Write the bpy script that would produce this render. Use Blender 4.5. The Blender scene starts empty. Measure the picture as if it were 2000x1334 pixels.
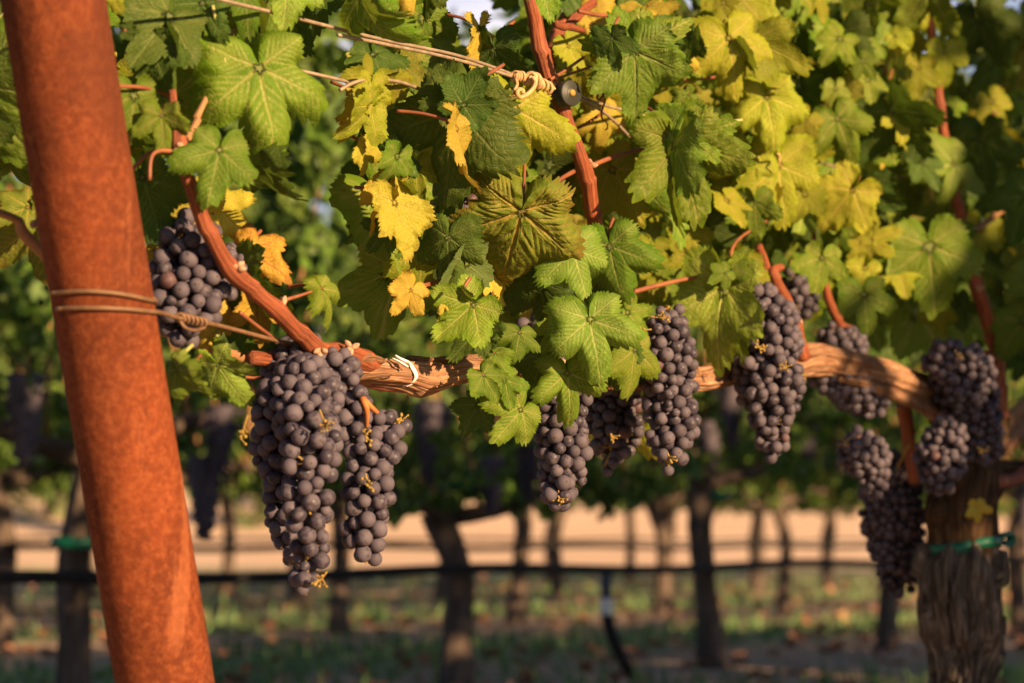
import bpy, math, random
import numpy as np
from mathutils import Vector, Matrix
R = math.radians
random.seed(7)
rng = np.random.default_rng(7)
scene = bpy.context.scene
COL = scene.collection

# ------------------------------------------------------------------ camera
FOC = 85.0
FPX = FOC / 36.0 * 2000.0            # pixels of the 2000 px wide photograph
CAM_H = 0.40
PITCH = math.atan((1060 - 667) / FPX)
cam_d = bpy.data.cameras.new("camera")
cam = bpy.data.objects.new("camera", cam_d)
COL.objects.link(cam)
cam.location = (0, 0, CAM_H)
cam.rotation_euler = (math.pi / 2 + PITCH, 0, 0)
cam_d.lens = FOC
cam_d.sensor_width = 36
cam_d.clip_start = 0.05
cam_d.clip_end = 2000
cam_d.dof.use_dof = True
cam_d.dof.focus_distance = 1.93
cam_d.dof.aperture_fstop = 7.5
scene.camera = cam

# ------------------------------------------------------------------ light
SUN_AZ, SUN_EL = 45.0, 16.5          # degrees to the right of straight behind the camera; above the horizon
sx, sy, sz = (math.sin(R(SUN_AZ)) * math.cos(R(SUN_EL)), -math.cos(R(SUN_AZ)) * math.cos(R(SUN_EL)), math.sin(R(SUN_EL)))
sun_d = bpy.data.lights.new("sun", 'SUN')
sun_d.energy = 5.0
sun_d.angle = R(0.5)
sun_d.color = (1.0, 0.67, 0.34)
sun = bpy.data.objects.new("sun", sun_d)
COL.objects.link(sun)
sun.rotation_euler = Vector((sx, sy, sz)).to_track_quat('Z', 'Y').to_euler()
world = bpy.data.worlds.new("World")
scene.world = world
world.use_nodes = True
wn = world.node_tree
for n in list(wn.nodes):
    wn.nodes.remove(n)
sky = wn.nodes.new('ShaderNodeTexSky')
sky.sky_type = 'NISHITA'
sky.sun_disc = False
sky.sun_elevation = R(SUN_EL)
sky.sun_rotation = math.atan2(sx, sy)
bg = wn.nodes.new('ShaderNodeBackground')
bg.inputs['Strength'].default_value = 0.05
sky.dust_density = 0.4
sky.air_density = 0.5
wo = wn.nodes.new('ShaderNodeOutputWorld')
tcw = wn.nodes.new('ShaderNodeTexCoord')
cn = wn.nodes.new('ShaderNodeTexNoise'); cn.inputs['Scale'].default_value = 3.2; cn.inputs['Detail'].default_value = 6; cn.inputs['Roughness'].default_value = .58
mpw = wn.nodes.new('ShaderNodeMapping'); mpw.inputs['Scale'].default_value = (1, 1, 2.6)
wn.links.new(tcw.outputs['Generated'], mpw.inputs[0]); wn.links.new(mpw.outputs[0], cn.inputs['Vector'])
mr = wn.nodes.new('ShaderNodeMapRange'); mr.inputs[1].default_value = .40; mr.inputs[2].default_value = .60
wn.links.new(cn.outputs[0], mr.inputs[0])
sxyz = wn.nodes.new('ShaderNodeSeparateXYZ'); wn.links.new(tcw.outputs['Generated'], sxyz.inputs[0])
mh = wn.nodes.new('ShaderNodeMapRange'); mh.inputs[1].default_value = .34; mh.inputs[2].default_value = .20
wn.links.new(sxyz.outputs[2], mh.inputs[0])
mm = wn.nodes.new('ShaderNodeMath'); mm.operation = 'MULTIPLY'; mf = wn.nodes.new('ShaderNodeMapRange'); mf.inputs[1].default_value = .1; mf.inputs[2].default_value = .6
wn.links.new(sxyz.outputs[1], mf.inputs[0])
mm0 = wn.nodes.new('ShaderNodeMath'); mm0.operation = 'MULTIPLY'; wn.links.new(mr.outputs[0], mm0.inputs[0]); wn.links.new(mf.outputs[0], mm0.inputs[1])
wn.links.new(mm0.outputs[0], mm.inputs[0]); wn.links.new(mh.outputs[0], mm.inputs[1])
cmix = wn.nodes.new('ShaderNodeMix'); cmix.data_type = 'RGBA'; cmix.inputs[7].default_value = (8.0, 7.5, 8.2, 1)
wn.links.new(mm.outputs[0], cmix.inputs[0]); wn.links.new(sky.outputs[0], cmix.inputs[6])
wn.links.new(cmix.outputs[2], bg.inputs[0])
wn.links.new(bg.outputs[0], wo.inputs[0])
scene.view_settings.view_transform = 'Standard'
scene.view_settings.look = 'None'
scene.view_settings.gamma = 1.0
scene.view_settings.exposure = 1.4
scene.render.engine = 'CYCLES'
cy = scene.cycles
cy.use_denoising = True
cy.max_bounces = 7
cy.diffuse_bounces = 3
cy.transmission_bounces = 6
cy.caustics_reflective = False
cy.caustics_refractive = False
cy.sample_clamp_indirect = 4.0

# ------------------------------------------------------------------ pixel rays and the rows
cp, sp_ = math.cos(PITCH), math.sin(PITCH)
CX, CU, CF = np.array([1.0, 0, 0]), np.array([0, -sp_, cp]), np.array([0, cp, sp_])
CAMP = np.array([0, 0, CAM_H])
RD = np.array([0.533, 0.846, 0.0]); RD /= np.linalg.norm(RD)      # along the rows, away from the end posts
RN = np.array([RD[1], -RD[0], 0.0])                               # across the rows, towards the sun
P0 = np.array([0.0, 2.036, 0.0])

def ray(px, py):
    return CF + CX * ((px - 1000) / FPX) - CU * ((py - 667) / FPX)

def at(px, py, off=0.0, row=0.0):
    """point on the vertical plane of the row (off metres in front of it) that stands at that place"""
    d = ray(px, py)
    t = (np.dot(RN, P0) + off - row) / np.dot(RN, d)
    return CAMP + d * t

def depth(p):
    return float(np.dot(np.asarray(p) - CAMP, CF))

def mpp(px, py, off=0.0):
    return depth(at(px, py, off)) / FPX

def rowpt(a, off, z):
    return P0 + RD * a + RN * off + np.array([0, 0, z])

def nrm(v):
    v = np.asarray(v, float)
    return v / max(np.linalg.norm(v), 1e-9)

# ------------------------------------------------------------------ noise
def _h(ix, iy, iz):
    n = (ix.astype(np.int64) * 374761393 + iy.astype(np.int64) * 668265263 + iz.astype(np.int64) * 1274126177) & 0xffffffff
    n = ((n ^ (n >> 13)) * 1274126177) & 0xffffffff
    n = ((n ^ (n >> 15)) * 2246822519) & 0xffffffff
    return (n ^ (n >> 16)) / 4294967295.0

def vnoise(x, y, z):
    x, y, z = np.broadcast_arrays(np.asarray(x, float), np.asarray(y, float), np.asarray(z, float))
    ix, iy, iz = np.floor(x), np.floor(y), np.floor(z)
    fx, fy, fz = x - ix, y - iy, z - iz
    fx, fy, fz = [f * f * (3 - 2 * f) for f in (fx, fy, fz)]
    r = 0
    for a in (0, 1):
        for b in (0, 1):
            for c in (0, 1):
                w = (fx if a else 1 - fx) * (fy if b else 1 - fy) * (fz if c else 1 - fz)
                r = r + w * _h(ix + a, iy + b, iz + c)
    return r

def fbm(x, y, z, o=3):
    r, a, s = 0, 1.0, 0
    for i in range(o):
        r = r + a * vnoise(np.asarray(x) * 2 ** i + 17.3 * i, np.asarray(y) * 2 ** i, np.asarray(z) * 2 ** i)
        s += a; a *= 0.5
    return r / s

# ------------------------------------------------------------------ mesh building
class MB:
    def __init__(self):
        self.v, self.q, self.t, self.n = [], [], [], 0
        self.at = {}
    def add(self, v, quads=None, tris=None, **attrs):
        v = np.asarray(v, float).reshape(-1, 3)
        k = len(v)
        self.v.append(v)
        if quads is not None and len(quads):
            self.q.append(np.asarray(quads, np.int64).reshape(-1, 4) + self.n)
        if tris is not None and len(tris):
            self.t.append(np.asarray(tris, np.int64).reshape(-1, 3) + self.n)
        for key, val in attrs.items():
            w = 3 if key == 'lc' else 1
            lst = self.at.setdefault(key, [])
            have = sum(len(a) for a in lst)
            if have < self.n:
                lst.append(np.zeros((self.n - have, w)))
            lst.append(np.broadcast_to(np.asarray(val, float).reshape(-1, w), (k, w)))
        self.n += k
    def tube(self, pts, rad, seg=12, step=None, cap=True, disp=None, flat=1.0, **attrs):
        v, q, t, ang, arc = tube_geo(pts, rad, seg, step, cap, disp, flat)
        self.add(v, q, t, **attrs)
    def mesh(self, name, origin=(0, 0, 0), smooth=True):
        me = bpy.data.meshes.new(name)
        V = np.concatenate(self.v) - np.asarray(origin, float)
        Q = np.concatenate(self.q) if self.q else np.zeros((0, 4), np.int64)
        T = np.concatenate(self.t) if self.t else np.zeros((0, 3), np.int64)
        me.vertices.add(len(V))
        me.vertices.foreach_set('co', V.astype(np.float32).ravel())
        loops = np.concatenate([Q.ravel(), T.ravel()]).astype(np.int32)
        me.loops.add(len(loops))
        me.loops.foreach_set('vertex_index', loops)
        me.polygons.add(len(Q) + len(T))
        starts = np.concatenate([np.arange(len(Q)) * 4, len(Q) * 4 + np.arange(len(T)) * 3]).astype(np.int32)
        me.polygons.foreach_set('loop_start', starts)
        me.polygons.foreach_set('use_smooth', np.full(len(Q) + len(T), smooth))
        for key, lst in self.at.items():
            a = np.concatenate(lst)
            if len(a) < len(V):
                a = np.concatenate([a, np.zeros((len(V) - len(a), a.shape[1]))])
            if key == 'lc':
                me.attributes.new('lc', 'FLOAT_VECTOR', 'POINT').data.foreach_set('vector', a.astype(np.float32).ravel())
            else:
                me.attributes.new(key, 'FLOAT', 'POINT').data.foreach_set('value', a.astype(np.float32).ravel())
        me.update(calc_edges=True)
        me.validate()
        return me
    def build(self, name, mat, parent=None, origin=(0, 0, 0), loc=None, smooth=True):
        o = bpy.data.objects.new(name, self.mesh(name, origin, smooth))
        COL.objects.link(o)
        o.data.materials.append(mat)
        if parent is not None:
            o.parent = parent
        if loc is not None:
            o.location = loc
        return o

def catmull(P, n_per):
    P = np.asarray(P, float)
    if len(P) < 3:
        ts = np.linspace(0, 1, n_per + 1)[:, None]
        return P[0] * (1 - ts) + P[-1] * ts
    E = np.vstack([2 * P[0] - P[1], P, 2 * P[-1] - P[-2]])
    out = []
    for i in range(1, len(E) - 2):
        t = np.linspace(0, 1, n_per, endpoint=False)[:, None]
        a, b, c, d = E[i - 1], E[i], E[i + 1], E[i + 2]
        out.append(0.5 * ((2 * b) + (c - a) * t + (2 * a - 5 * b + 4 * c - d) * t ** 2 + (-a + 3 * b - 3 * c + d) * t ** 3))
    out.append(P[-1:])
    return np.vstack(out)

def tube_geo(pts, rad, seg=12, step=None, cap=True, disp=None, flat=1.0):
    pts = np.asarray(pts, float)
    rad = np.broadcast_to(np.asarray(rad, float), (len(pts),))
    L = np.sum(np.linalg.norm(np.diff(pts, axis=0), axis=1))
    if step is None:
        step = max(float(np.mean(rad)) * 1.2, L / 80)
    n_per = max(2, int(math.ceil(L / step / max(1, len(pts) - 1))))
    C = catmull(np.column_stack([pts, rad]), n_per)
    c, r = C[:, :3], np.maximum(C[:, 3], 1e-5)
    T = np.gradient(c, axis=0)
    T /= np.maximum(np.linalg.norm(T, axis=1), 1e-9)[:, None]
    u = np.cross(T[0], [0.31, 0.2, 0.93]); u /= np.linalg.norm(u)
    U = [u]
    for i in range(1, len(c)):
        u = U[-1] - T[i] * np.dot(U[-1], T[i]); u /= np.linalg.norm(u); U.append(u)
    U = np.array(U); W = np.cross(T, U)
    a = np.linspace(0, 2 * math.pi, seg, endpoint=False)
    arc = np.concatenate([[0], np.cumsum(np.linalg.norm(np.diff(c, axis=0), axis=1))])
    AA, SS = np.meshgrid(a, arc)
    rr = np.repeat(r[:, None], seg, 1)
    if disp is not None:
        rr = rr + disp(AA, SS, rr)
    v = c[:, None, :] + U[:, None, :] * (np.cos(AA) * rr)[..., None] + W[:, None, :] * (np.sin(AA) * rr * flat)[..., None]
    m = len(c)
    i, j = np.meshgrid(np.arange(m - 1), np.arange(seg), indexing='ij')
    j2 = (j + 1) % seg
    q = np.stack([i * seg + j, i * seg + j2, (i + 1) * seg + j2, (i + 1) * seg + j], -1).reshape(-1, 4)
    v = v.reshape(-1, 3)
    t = []
    if cap:
        v = np.vstack([v, c[:1], c[-1:]])
        k = m * seg
        for j in range(seg):
            t.append((k, (j + 1) % seg, j))
            t.append((k + 1, (m - 1) * seg + j, (m - 1) * seg + (j + 1) % seg))
    return v, q, t, AA, SS

def sphere_geo(nu=20, nv=12):
    v, q, t = [], [], []
    for i in range(1, nv):
        ph = math.pi * i / nv
        for j in range(nu):
            th = 2 * math.pi * j / nu
            v.append((math.sin(ph) * math.cos(th), math.sin(ph) * math.sin(th), math.cos(ph)))
    v += [(0, 0, 1), (0, 0, -1)]
    top, bot = len(v) - 2, len(v) - 1
    for i in range(nv - 2):
        for j in range(nu):
            q.append((i * nu + j, (i + 1) * nu + j, (i + 1) * nu + (j + 1) % nu, i * nu + (j + 1) % nu))
    for j in range(nu):
        t.append((top, j, (j + 1) % nu))
        t.append((bot, (nv - 2) * nu + (j + 1) % nu, (nv - 2) * nu + j))
    return np.array(v), np.array(q), np.array(t)

def tag(o, label=None, cat=None, group=None, kind=None):
    if label: o['label'] = label
    if cat: o['category'] = cat
    if group: o['group'] = group
    if kind: o['kind'] = kind
    return o

def empty(name, loc, label, cat, group=None):
    o = bpy.data.objects.new(name, None)
    COL.objects.link(o)
    o.empty_display_size = 0.05
    o.location = loc
    return tag(o, label, cat, group)

# ------------------------------------------------------------------ materials
class NT:
    def __init__(self, name):
        self.m = bpy.data.materials.new(name)
        self.m.use_nodes = True
        self.t = self.m.node_tree
        for n in list(self.t.nodes):
            self.t.nodes.remove(n)
        self.out = self.n('ShaderNodeOutputMaterial')
    def n(self, typ, **kw):
        nd = self.t.nodes.new(typ)
        for k, v in kw.items():
            if k.startswith('i_'):
                nd.inputs[k[2:].replace('_', ' ')].default_value = v
            else:
                setattr(nd, k, v)
        return nd
    def l(self, a, b):
        self.t.links.new(a, b)
    def attr(self, name, vec=False):
        nd = self.n('ShaderNodeAttribute', attribute_name=name)
        return nd.outputs['Vector' if vec else 'Fac']
    def put(self, sock, v):
        if hasattr(v, 'is_output'):
            self.l(v, sock)
        else:
            sock.default_value = v
    def math(self, op, a, b=0.0, clamp=False):
        nd = self.n('ShaderNodeMath', operation=op, use_clamp=clamp)
        self.put(nd.inputs[0], a); self.put(nd.inputs[1], b)
        return nd.outputs[0]
    def mix(self, f, a, b, mode='MIX'):
        nd = self.n('ShaderNodeMix', data_type='RGBA', blend_type=mode)
        self.put(nd.inputs[0], f)
        for s, v in ((nd.inputs[6], a), (nd.inputs[7], b)):
            if isinstance(v, tuple): v = tuple(v) + (1,) if len(v) == 3 else v
            self.put(s, v)
        return nd.outputs[2]
    def ramp(self, f, lo, hi):
        nd = self.n('ShaderNodeMapRange', clamp=True)
        self.put(nd.inputs[0], f)
        nd.inputs[1].default_value = lo; nd.inputs[2].default_value = hi
        return nd.outputs[0]
    def noise(self, vec, scale, detail=3, rough=0.55, dist=0.0):
        nd = self.n('ShaderNodeTexNoise')
        nd.inputs['Scale'].default_value = scale
        nd.inputs['Detail'].default_value = detail
        nd.inputs['Roughness'].default_value = rough
        nd.inputs['Distortion'].default_value = dist
        if vec is not None: self.l(vec, nd.inputs['Vector'])
        return nd.outputs[0]
    def obj(self, scale=None):
        tc = self.n('ShaderNodeTexCoord').outputs['Object']
        if scale is None: return tc
        mp = self.n('ShaderNodeMapping')
        mp.inputs['Scale'].default_value = scale
        self.l(tc, mp.inputs['Vector'])
        return mp.outputs[0]
    def bump(self, h, strength=0.5, dist=0.002, normal=None):
        nd = self.n('ShaderNodeBump')
        nd.inputs['Strength'].default_value = strength
        nd.inputs['Distance'].default_value = dist
        self.l(h, nd.inputs['Height'])
        if normal is not None: self.l(normal, nd.inputs['Normal'])
        return nd.outputs[0]
    def prin(self, col, rough=0.6, spec=0.3, bump=None, metal=0.0, sheen=0.0):
        p = self.n('ShaderNodeBsdfPrincipled')
        if isinstance(col, tuple): col = tuple(col) + (1,)
        self.put(p.inputs['Base Color'], col)
        self.put(p.inputs['Roughness'], rough)
        self.put(p.inputs['Specular IOR Level'], spec)
        p.inputs['Metallic'].default_value = metal
        if sheen:
            p.inputs['Sheen Weight'].default_value = sheen
        if bump is not None: self.l(bump, p.inputs['Normal'])
        return p.outputs[0]
    def done(self, s):
        self.l(s, self.out.inputs['Surface'])
        return self.m

def leaf_mat(name, c1, c2, vein, transl, t=0.40, brown=0.0, rough=0.5, spots=0.6, under=(0.16, 0.21, 0.09)):
    m = NT(name)
    lc, ve, rn, rho = m.attr('lc', True), m.attr('vein'), m.attr('rnd'), m.attr('rho')
    off = m.n('ShaderNodeVectorMath', operation='ADD')
    m.l(lc, off.inputs[0])
    cb = m.n('ShaderNodeCombineXYZ'); m.l(m.math('MULTIPLY', rn, 37.0), cb.inputs[2]); m.l(cb.outputs[0], off.inputs[1])
    v = off.outputs[0]
    big = m.noise(v, 2.6, 3)
    fine = m.noise(v, 16.0, 4, 0.6)
    col = m.mix(m.ramp(big, 0.3, 0.7), c1, c2)
    col = m.mix(m.math('MULTIPLY', m.ramp(fine, 0.35, 0.75), 0.35), col, tuple(x * 1.5 for x in c2))
    # fine net of small veins
    vo = m.n('ShaderNodeTexVoronoi', feature='DISTANCE_TO_EDGE'); vo.inputs['Scale'].default_value = 17.0
    m.l(v, vo.inputs['Vector'])
    net = m.math('SUBTRACT', 1.0, m.ramp(vo.outputs['Distance'], 0.0, 0.10))
    col = m.mix(m.math('MULTIPLY', net, 0.22), col, vein)
    col = m.mix(m.math('MULTIPLY', ve, 0.95), col, vein)
    # brown edges and spots
    if brown > 0:
        e = m.math('MULTIPLY', m.ramp(m.math('ADD', rho, m.math('MULTIPLY', m.noise(v, 3.2, 4), 0.5)), 1.08, 1.36), brown, True)
        col = m.mix(e, col, (0.20, 0.055, 0.02))
    sp = m.math('MULTIPLY', m.ramp(m.noise(v, 7.0, 2), 0.71, 0.76), spots)
    col = m.mix(sp, col, (0.17, 0.085, 0.025))
    hs = m.n('ShaderNodeHueSaturation')
    m.l(m.math('ADD', 0.482, m.math('MULTIPLY', rn, 0.036)), hs.inputs['Hue'])
    m.l(m.math('ADD', 0.72, m.math('MULTIPLY', m.math('FRACT', m.math('MULTIPLY', rn, 7.31)), 0.55)), hs.inputs['Value'])
    m.l(col, hs.inputs['Color'])
    col = hs.outputs[0]
    geo = m.n('ShaderNodeNewGeometry')
    colf = m.mix(m.math('MULTIPLY', geo.outputs['Backfacing'], 0.55), col, under)
    h = m.math('ADD', m.math('MULTIPLY', net, -0.5), m.math('MULTIPLY', fine, 0.6))
    bp = m.bump(h, 0.55, 0.0014)
    p = m.prin(colf, rough + .04, 0.16, bp)
    tr = m.n('ShaderNodeBsdfTranslucent')
    m.l(m.mix(0.75, col, transl), tr.inputs['Color'])
    mx = m.n('ShaderNodeMixShader'); mx.inputs[0].default_value = t
    m.l(p, mx.inputs[1]); m.l(tr.outputs[0], mx.inputs[2])
    return m.done(mx.outputs[0])

LEAF = {
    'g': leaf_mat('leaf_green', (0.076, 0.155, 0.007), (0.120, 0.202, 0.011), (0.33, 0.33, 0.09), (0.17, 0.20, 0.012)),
    'd': leaf_mat('leaf_green_shaded', (0.034, 0.072, 0.009), (0.055, 0.098, 0.012), (0.16, 0.20, 0.055), (0.09, 0.15, 0.012)),  # leaves in shade: the canopy's shade is put into the green itself
    'l': leaf_mat('leaf_pale_green', (0.112, 0.198, 0.014), (0.158, 0.245, 0.022), (0.40, 0.42, 0.13), (0.18, 0.23, 0.015), under=(0.18, 0.245, 0.075)),
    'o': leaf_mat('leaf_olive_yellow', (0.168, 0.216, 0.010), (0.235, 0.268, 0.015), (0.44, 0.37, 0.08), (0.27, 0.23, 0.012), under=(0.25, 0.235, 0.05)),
    'y': leaf_mat('leaf_yellow', (0.48, 0.38, 0.05), (0.38, 0.33, 0.035), (0.52, 0.36, 0.08), (0.45, 0.30, 0.03), t=0.30, under=(0.44, 0.31, 0.06), brown=0.35),  # turned leaves, with the gold of sunlit ones also put into the colour
    'a': leaf_mat('leaf_autumn', (0.45, 0.25, 0.03), (0.48, 0.30, 0.05), (0.30, 0.09, 0.03), (0.42, 0.22, 0.03), t=0.30, brown=0.95, under=(0.42, 0.26, 0.06), spots=0.8),
    'r': leaf_mat('leaf_scorched', (0.062, 0.112, 0.010), (0.10, 0.142, 0.014), (0.36, 0.27, 0.06), (0.14, 0.16, 0.012), brown=0.45, spots=0.6),
}

def mat_post():
    m = NT('rusted_steel')
    v = m.obj(); vs = m.obj((1, 1, 0.28))
    a = m.noise(vs, 26, 5, 0.62); b = m.noise(v, 190, 5, 0.75); c = m.noise(vs, 7, 3)
    d = m.noise(m.obj((1, 1, 0.06)), 60, 3)
    col = m.mix(m.ramp(a, 0.32, 0.70), (0.070, 0.0145, 0.005), (0.185, 0.040, 0.012))
    col = m.mix(m.math('MULTIPLY', m.ramp(c, 0.52, 0.78), 0.45), col, (0.11, 0.026, 0.010))
    col = m.mix(m.math('MULTIPLY', m.ramp(b, 0.45, 0.80), 0.75), col, (0.30, 0.090, 0.030))
    col = m.mix(m.math('MULTIPLY', m.ramp(b, 0.48, 0.25), 0.6), col, (0.085, 0.022, 0.010))
    col = m.mix(m.math('MULTIPLY', m.ramp(d, 0.62, 0.74), 0.3), col, (0.38, 0.13, 0.055))
    e = m.noise(m.obj((1, 1, .5)), 4.5, 5, .7, .8)
    col = m.mix(m.math('MULTIPLY', m.ramp(e, .47, .60), .70), col, (0.075, 0.020, 0.009))
    lo_ = m.noise(m.obj((1, 1, .7)), 2.2, 4, .6, .5)
    col = m.mix(m.math('MULTIPLY', m.ramp(lo_, .44, .62), .50), col, (0.085, 0.022, 0.009))
    pit = m.noise(v, 75, 3, .6)
    col = m.mix(m.math('MULTIPLY', m.ramp(pit, .66, .72), .55), col, (0.045, 0.014, 0.008))
    g = m.noise(m.obj((1, 1, .9)), 13, 6, .75, 1.0)
    col = m.mix(m.math('MULTIPLY', m.ramp(g, .58, .70), .5), col, (0.29, 0.075, 0.024))
    h = m.math('ADD', m.math('MULTIPLY', b, 1.0), a)
    return m.done(m.prin(col, 0.85, 0.15, m.bump(h, 0.45, 0.0012)))

def mat_bark(name, c1, c2, c3, sc=(1, 1, 1), scale=60, bump=0.9):
    m = NT(name)
    v = m.obj(); la = m.attr('lc', True)
    a = m.noise(la, scale, 5, 0.65, 0.4); b = m.noise(v, 40, 4); c = m.noise(la, scale * 3.1, 3)
    col = m.mix(m.ramp(a, 0.35, 0.68), c1, c2)
    col = m.mix(m.math('MULTIPLY', m.ramp(c, 0.5, 0.75), 0.7), col, c3)
    col = m.mix(m.math('MULTIPLY', m.ramp(b, 0.55, 0.75), 0.35), col, c1)
    h = m.math('ADD', a, m.math('MULTIPLY', c, 0.5))
    return m.done(m.prin(col, 0.9, 0.1, m.bump(h, bump, 0.004)))

def mat_cane():
    m = NT('red_cane_bark')
    v = m.obj(); la = m.attr('lc', True)
    a = m.noise(la, 9, 5, 0.65, 0.3); b = m.noise(v, 34, 4); s = m.noise(v, 420, 2)
    col = m.mix(m.ramp(a, 0.38, 0.62), (0.10, 0.023, 0.010), (0.335, 0.092, 0.038))
    col = m.mix(m.math('MULTIPLY', m.ramp(b, 0.5, 0.72), 0.6), col, (0.11, 0.030, 0.018))
    col = m.mix(m.math('MULTIPLY', m.ramp(s, 0.62, 0.72), 0.5), col, (0.34, 0.13, 0.06))
    node = m.attr('node')
    col = m.mix(m.math('MULTIPLY', node, 0.5), col, (0.20, 0.060, 0.03))
    return m.done(m.prin(col, 0.62, 0.3, m.bump(a, 0.9, 0.002)))

def mat_simple(name, c1, c2, rough=0.6, spec=0.3, scale=80, bump=0.2, metal=0.0):
    m = NT(name)
    a = m.noise(m.obj(), scale, 4)
    return m.done(m.prin(m.mix(m.ramp(a, 0.3, 0.7), c1, c2), rough, spec, m.bump(a, bump, 0.001), metal))

def mat_grape():
    m = NT('grape_skin')
    lc = m.attr('lc', True)
    oi = m.n('ShaderNodeObjectInfo').outputs['Random']
    rn = m.math('FRACT', m.math('ADD', oi, m.attr('rnd')))
    off = m.n('ShaderNodeVectorMath', operation='ADD'); m.l(lc, off.inputs[0])
    cb = m.n('ShaderNodeCombineXYZ')
    m.l(m.math('MULTIPLY', rn, 61.0), cb.inputs[0]); m.l(m.math('MULTIPLY', rn, 23.0), cb.inputs[1])
    m.l(cb.outputs[0], off.inputs[1])
    v = off.outputs[0]
    bloom = (0.098, 0.080, 0.104); dark = (0.010, 0.008, 0.020)
    a = m.noise(v, 1.3, 4, 0.6); b = m.noise(v, 9, 4, 0.7); c = m.noise(v, 26, 2)
    w = m.math('ADD', m.math('MULTIPLY', a, 0.75), m.math('MULTIPLY', rn, 0.22))
    f = m.math('SUBTRACT', 1.0, m.math('MULTIPLY', m.ramp(w, 0.50, 0.59), 0.60))          # rubbed patches
    f = m.math('MULTIPLY', f, m.math('ADD', 0.72, m.math('MULTIPLY', b, 0.5)))
    f = m.math('MULTIPLY', f, m.math('ADD', 0.62, m.math('MULTIPLY', m.math('FRACT', m.math('MULTIPLY', rn, 9.7)), 0.50)), True)
    col = m.mix(f, dark, bloom)
    # scuffs and little pale specks
    sc = m.noise(v, 2.1, 5, 0.75, 1.2)
    col = m.mix(m.math('MULTIPLY', m.ramp(sc, 0.635, 0.67), 0.8), col, (0.016, 0.010, 0.015))
    col = m.mix(m.math('MULTIPLY', m.ramp(c, 0.76, 0.80), 0.7), col, (0.26, 0.20, 0.17))
    # stylar scar at the free end
    sep = m.n('ShaderNodeSeparateXYZ'); m.l(lc, sep.inputs[0])
    col = m.mix(m.ramp(sep.outputs[2], 0.978, 0.990), col, (0.05, 0.028, 0.018))
    # a few reddish unripe ones
    col = m.mix(m.math('MULTIPLY', m.ramp(m.math('FRACT', m.math('MULTIPLY', rn, 5.3)), 0.987, 0.99), 0.5), col, (0.11, 0.045, 0.04))
    ro = m.math('SUBTRACT', 0.72, m.math('MULTIPLY', m.ramp(w, 0.50, 0.59), 0.30))
    return m.done(m.prin(col, ro, 0.26, m.bump(b, 0.12, 0.0006), sheen=0.0))

POST = mat_post()
WOOD = mat_bark('old_vine_wood', (0.15, 0.058, 0.030), (0.42, 0.235, 0.138), (0.56, 0.39, 0.26), scale=9)
BARK = mat_bark('shaggy_bark', (0.026, 0.019, 0.014), (0.15, 0.116, 0.088), (0.38, 0.31, 0.245), scale=9)
BARKBG = mat_bark('grey_brown_bark', (0.060, 0.042, 0.034), (0.135, 0.100, 0.082), (0.17, 0.13, 0.11), scale=30)
HEADWOOD = mat_bark('brown_head_wood', (0.026, 0.015, 0.009), (0.085, 0.047, 0.025), (0.17, 0.10, 0.05), scale=8)
CANE = mat_cane()
CANEDRY = mat_simple('tan_cane', (0.24, 0.12, 0.055), (0.32, 0.17, 0.08), 0.7, 0.2, 60)
STALK = mat_simple('leaf_stalk', (0.16, 0.05, 0.03), (0.25, 0.09, 0.04), 0.5, 0.3, 60)
STALKG = mat_simple('green_stalk', (0.26, 0.27, 0.08), (0.32, 0.30, 0.10), 0.5, 0.3, 60)
RACHIS = mat_simple('dry_grape_stem', (0.22, 0.125, 0.03), (0.32, 0.22, 0.055), 0.6, 0.2, 200)
RACHISR = mat_simple('red_grape_stem', (0.36, 0.10, 0.035), (0.40, 0.17, 0.05), 0.6, 0.2, 150)
WIRE = mat_simple('weathered_wire', (0.20, 0.14, 0.095), (0.36, 0.27, 0.19), 0.55, 0.4, 120, 0.3, 0.25)
WIREPOST = mat_simple('rusty_wire', (0.12, 0.062, 0.034), (0.20, 0.105, 0.055), 0.6, 0.4, 120, 0.3, 0.2)
TENDRIL = mat_simple('dry_tendril', (0.40, 0.22, 0.10), (0.52, 0.33, 0.17), 0.6, 0.2, 150)
BLACKP = mat_simple('black_plastic', (0.022, 0.023, 0.020), (0.034, 0.033, 0.027), 0.5, 0.4, 60)
TIEW = mat_simple('white_tape', (0.68, 0.66, 0.66), (0.80, 0.78, 0.76), 0.5, 0.3, 90)
TIEG = mat_simple('green_tape', (0.004, 0.105, 0.060), (0.008, 0.14, 0.085), 0.45, 0.4, 60)
GRAPE = mat_grape()
BUD = mat_simple('bud_scales', (0.26, 0.12, 0.07), (0.48, 0.30, 0.20), 0.7, 0.2, 260, 0.8)
HOSE = mat_simple('drip_hose', (0.012, 0.011, 0.012), (0.018, 0.016, 0.017), 0.6, 0.15, 40)
WHITEP = mat_simple('white_plastic', (0.72, 0.70, 0.68), (0.80, 0.78, 0.76), 0.4, 0.4, 40)
BLUEP = mat_simple('navy_plastic', (0.030, 0.042, 0.075), (0.045, 0.06, 0.10), 0.5, 0.4, 40)

# ------------------------------------------------------------------ a vine leaf
CTRL = [(0, 1.0), (10, .90), (22, .70), (30, .62), (40, .71), (50, .81), (60, .85), (72, .74), (84, .60), (93, .54),
        (104, .58), (118, .62), (130, .58), (145, .50), (158, .44), (168, .33), (175, .16), (180, .05)]

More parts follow.
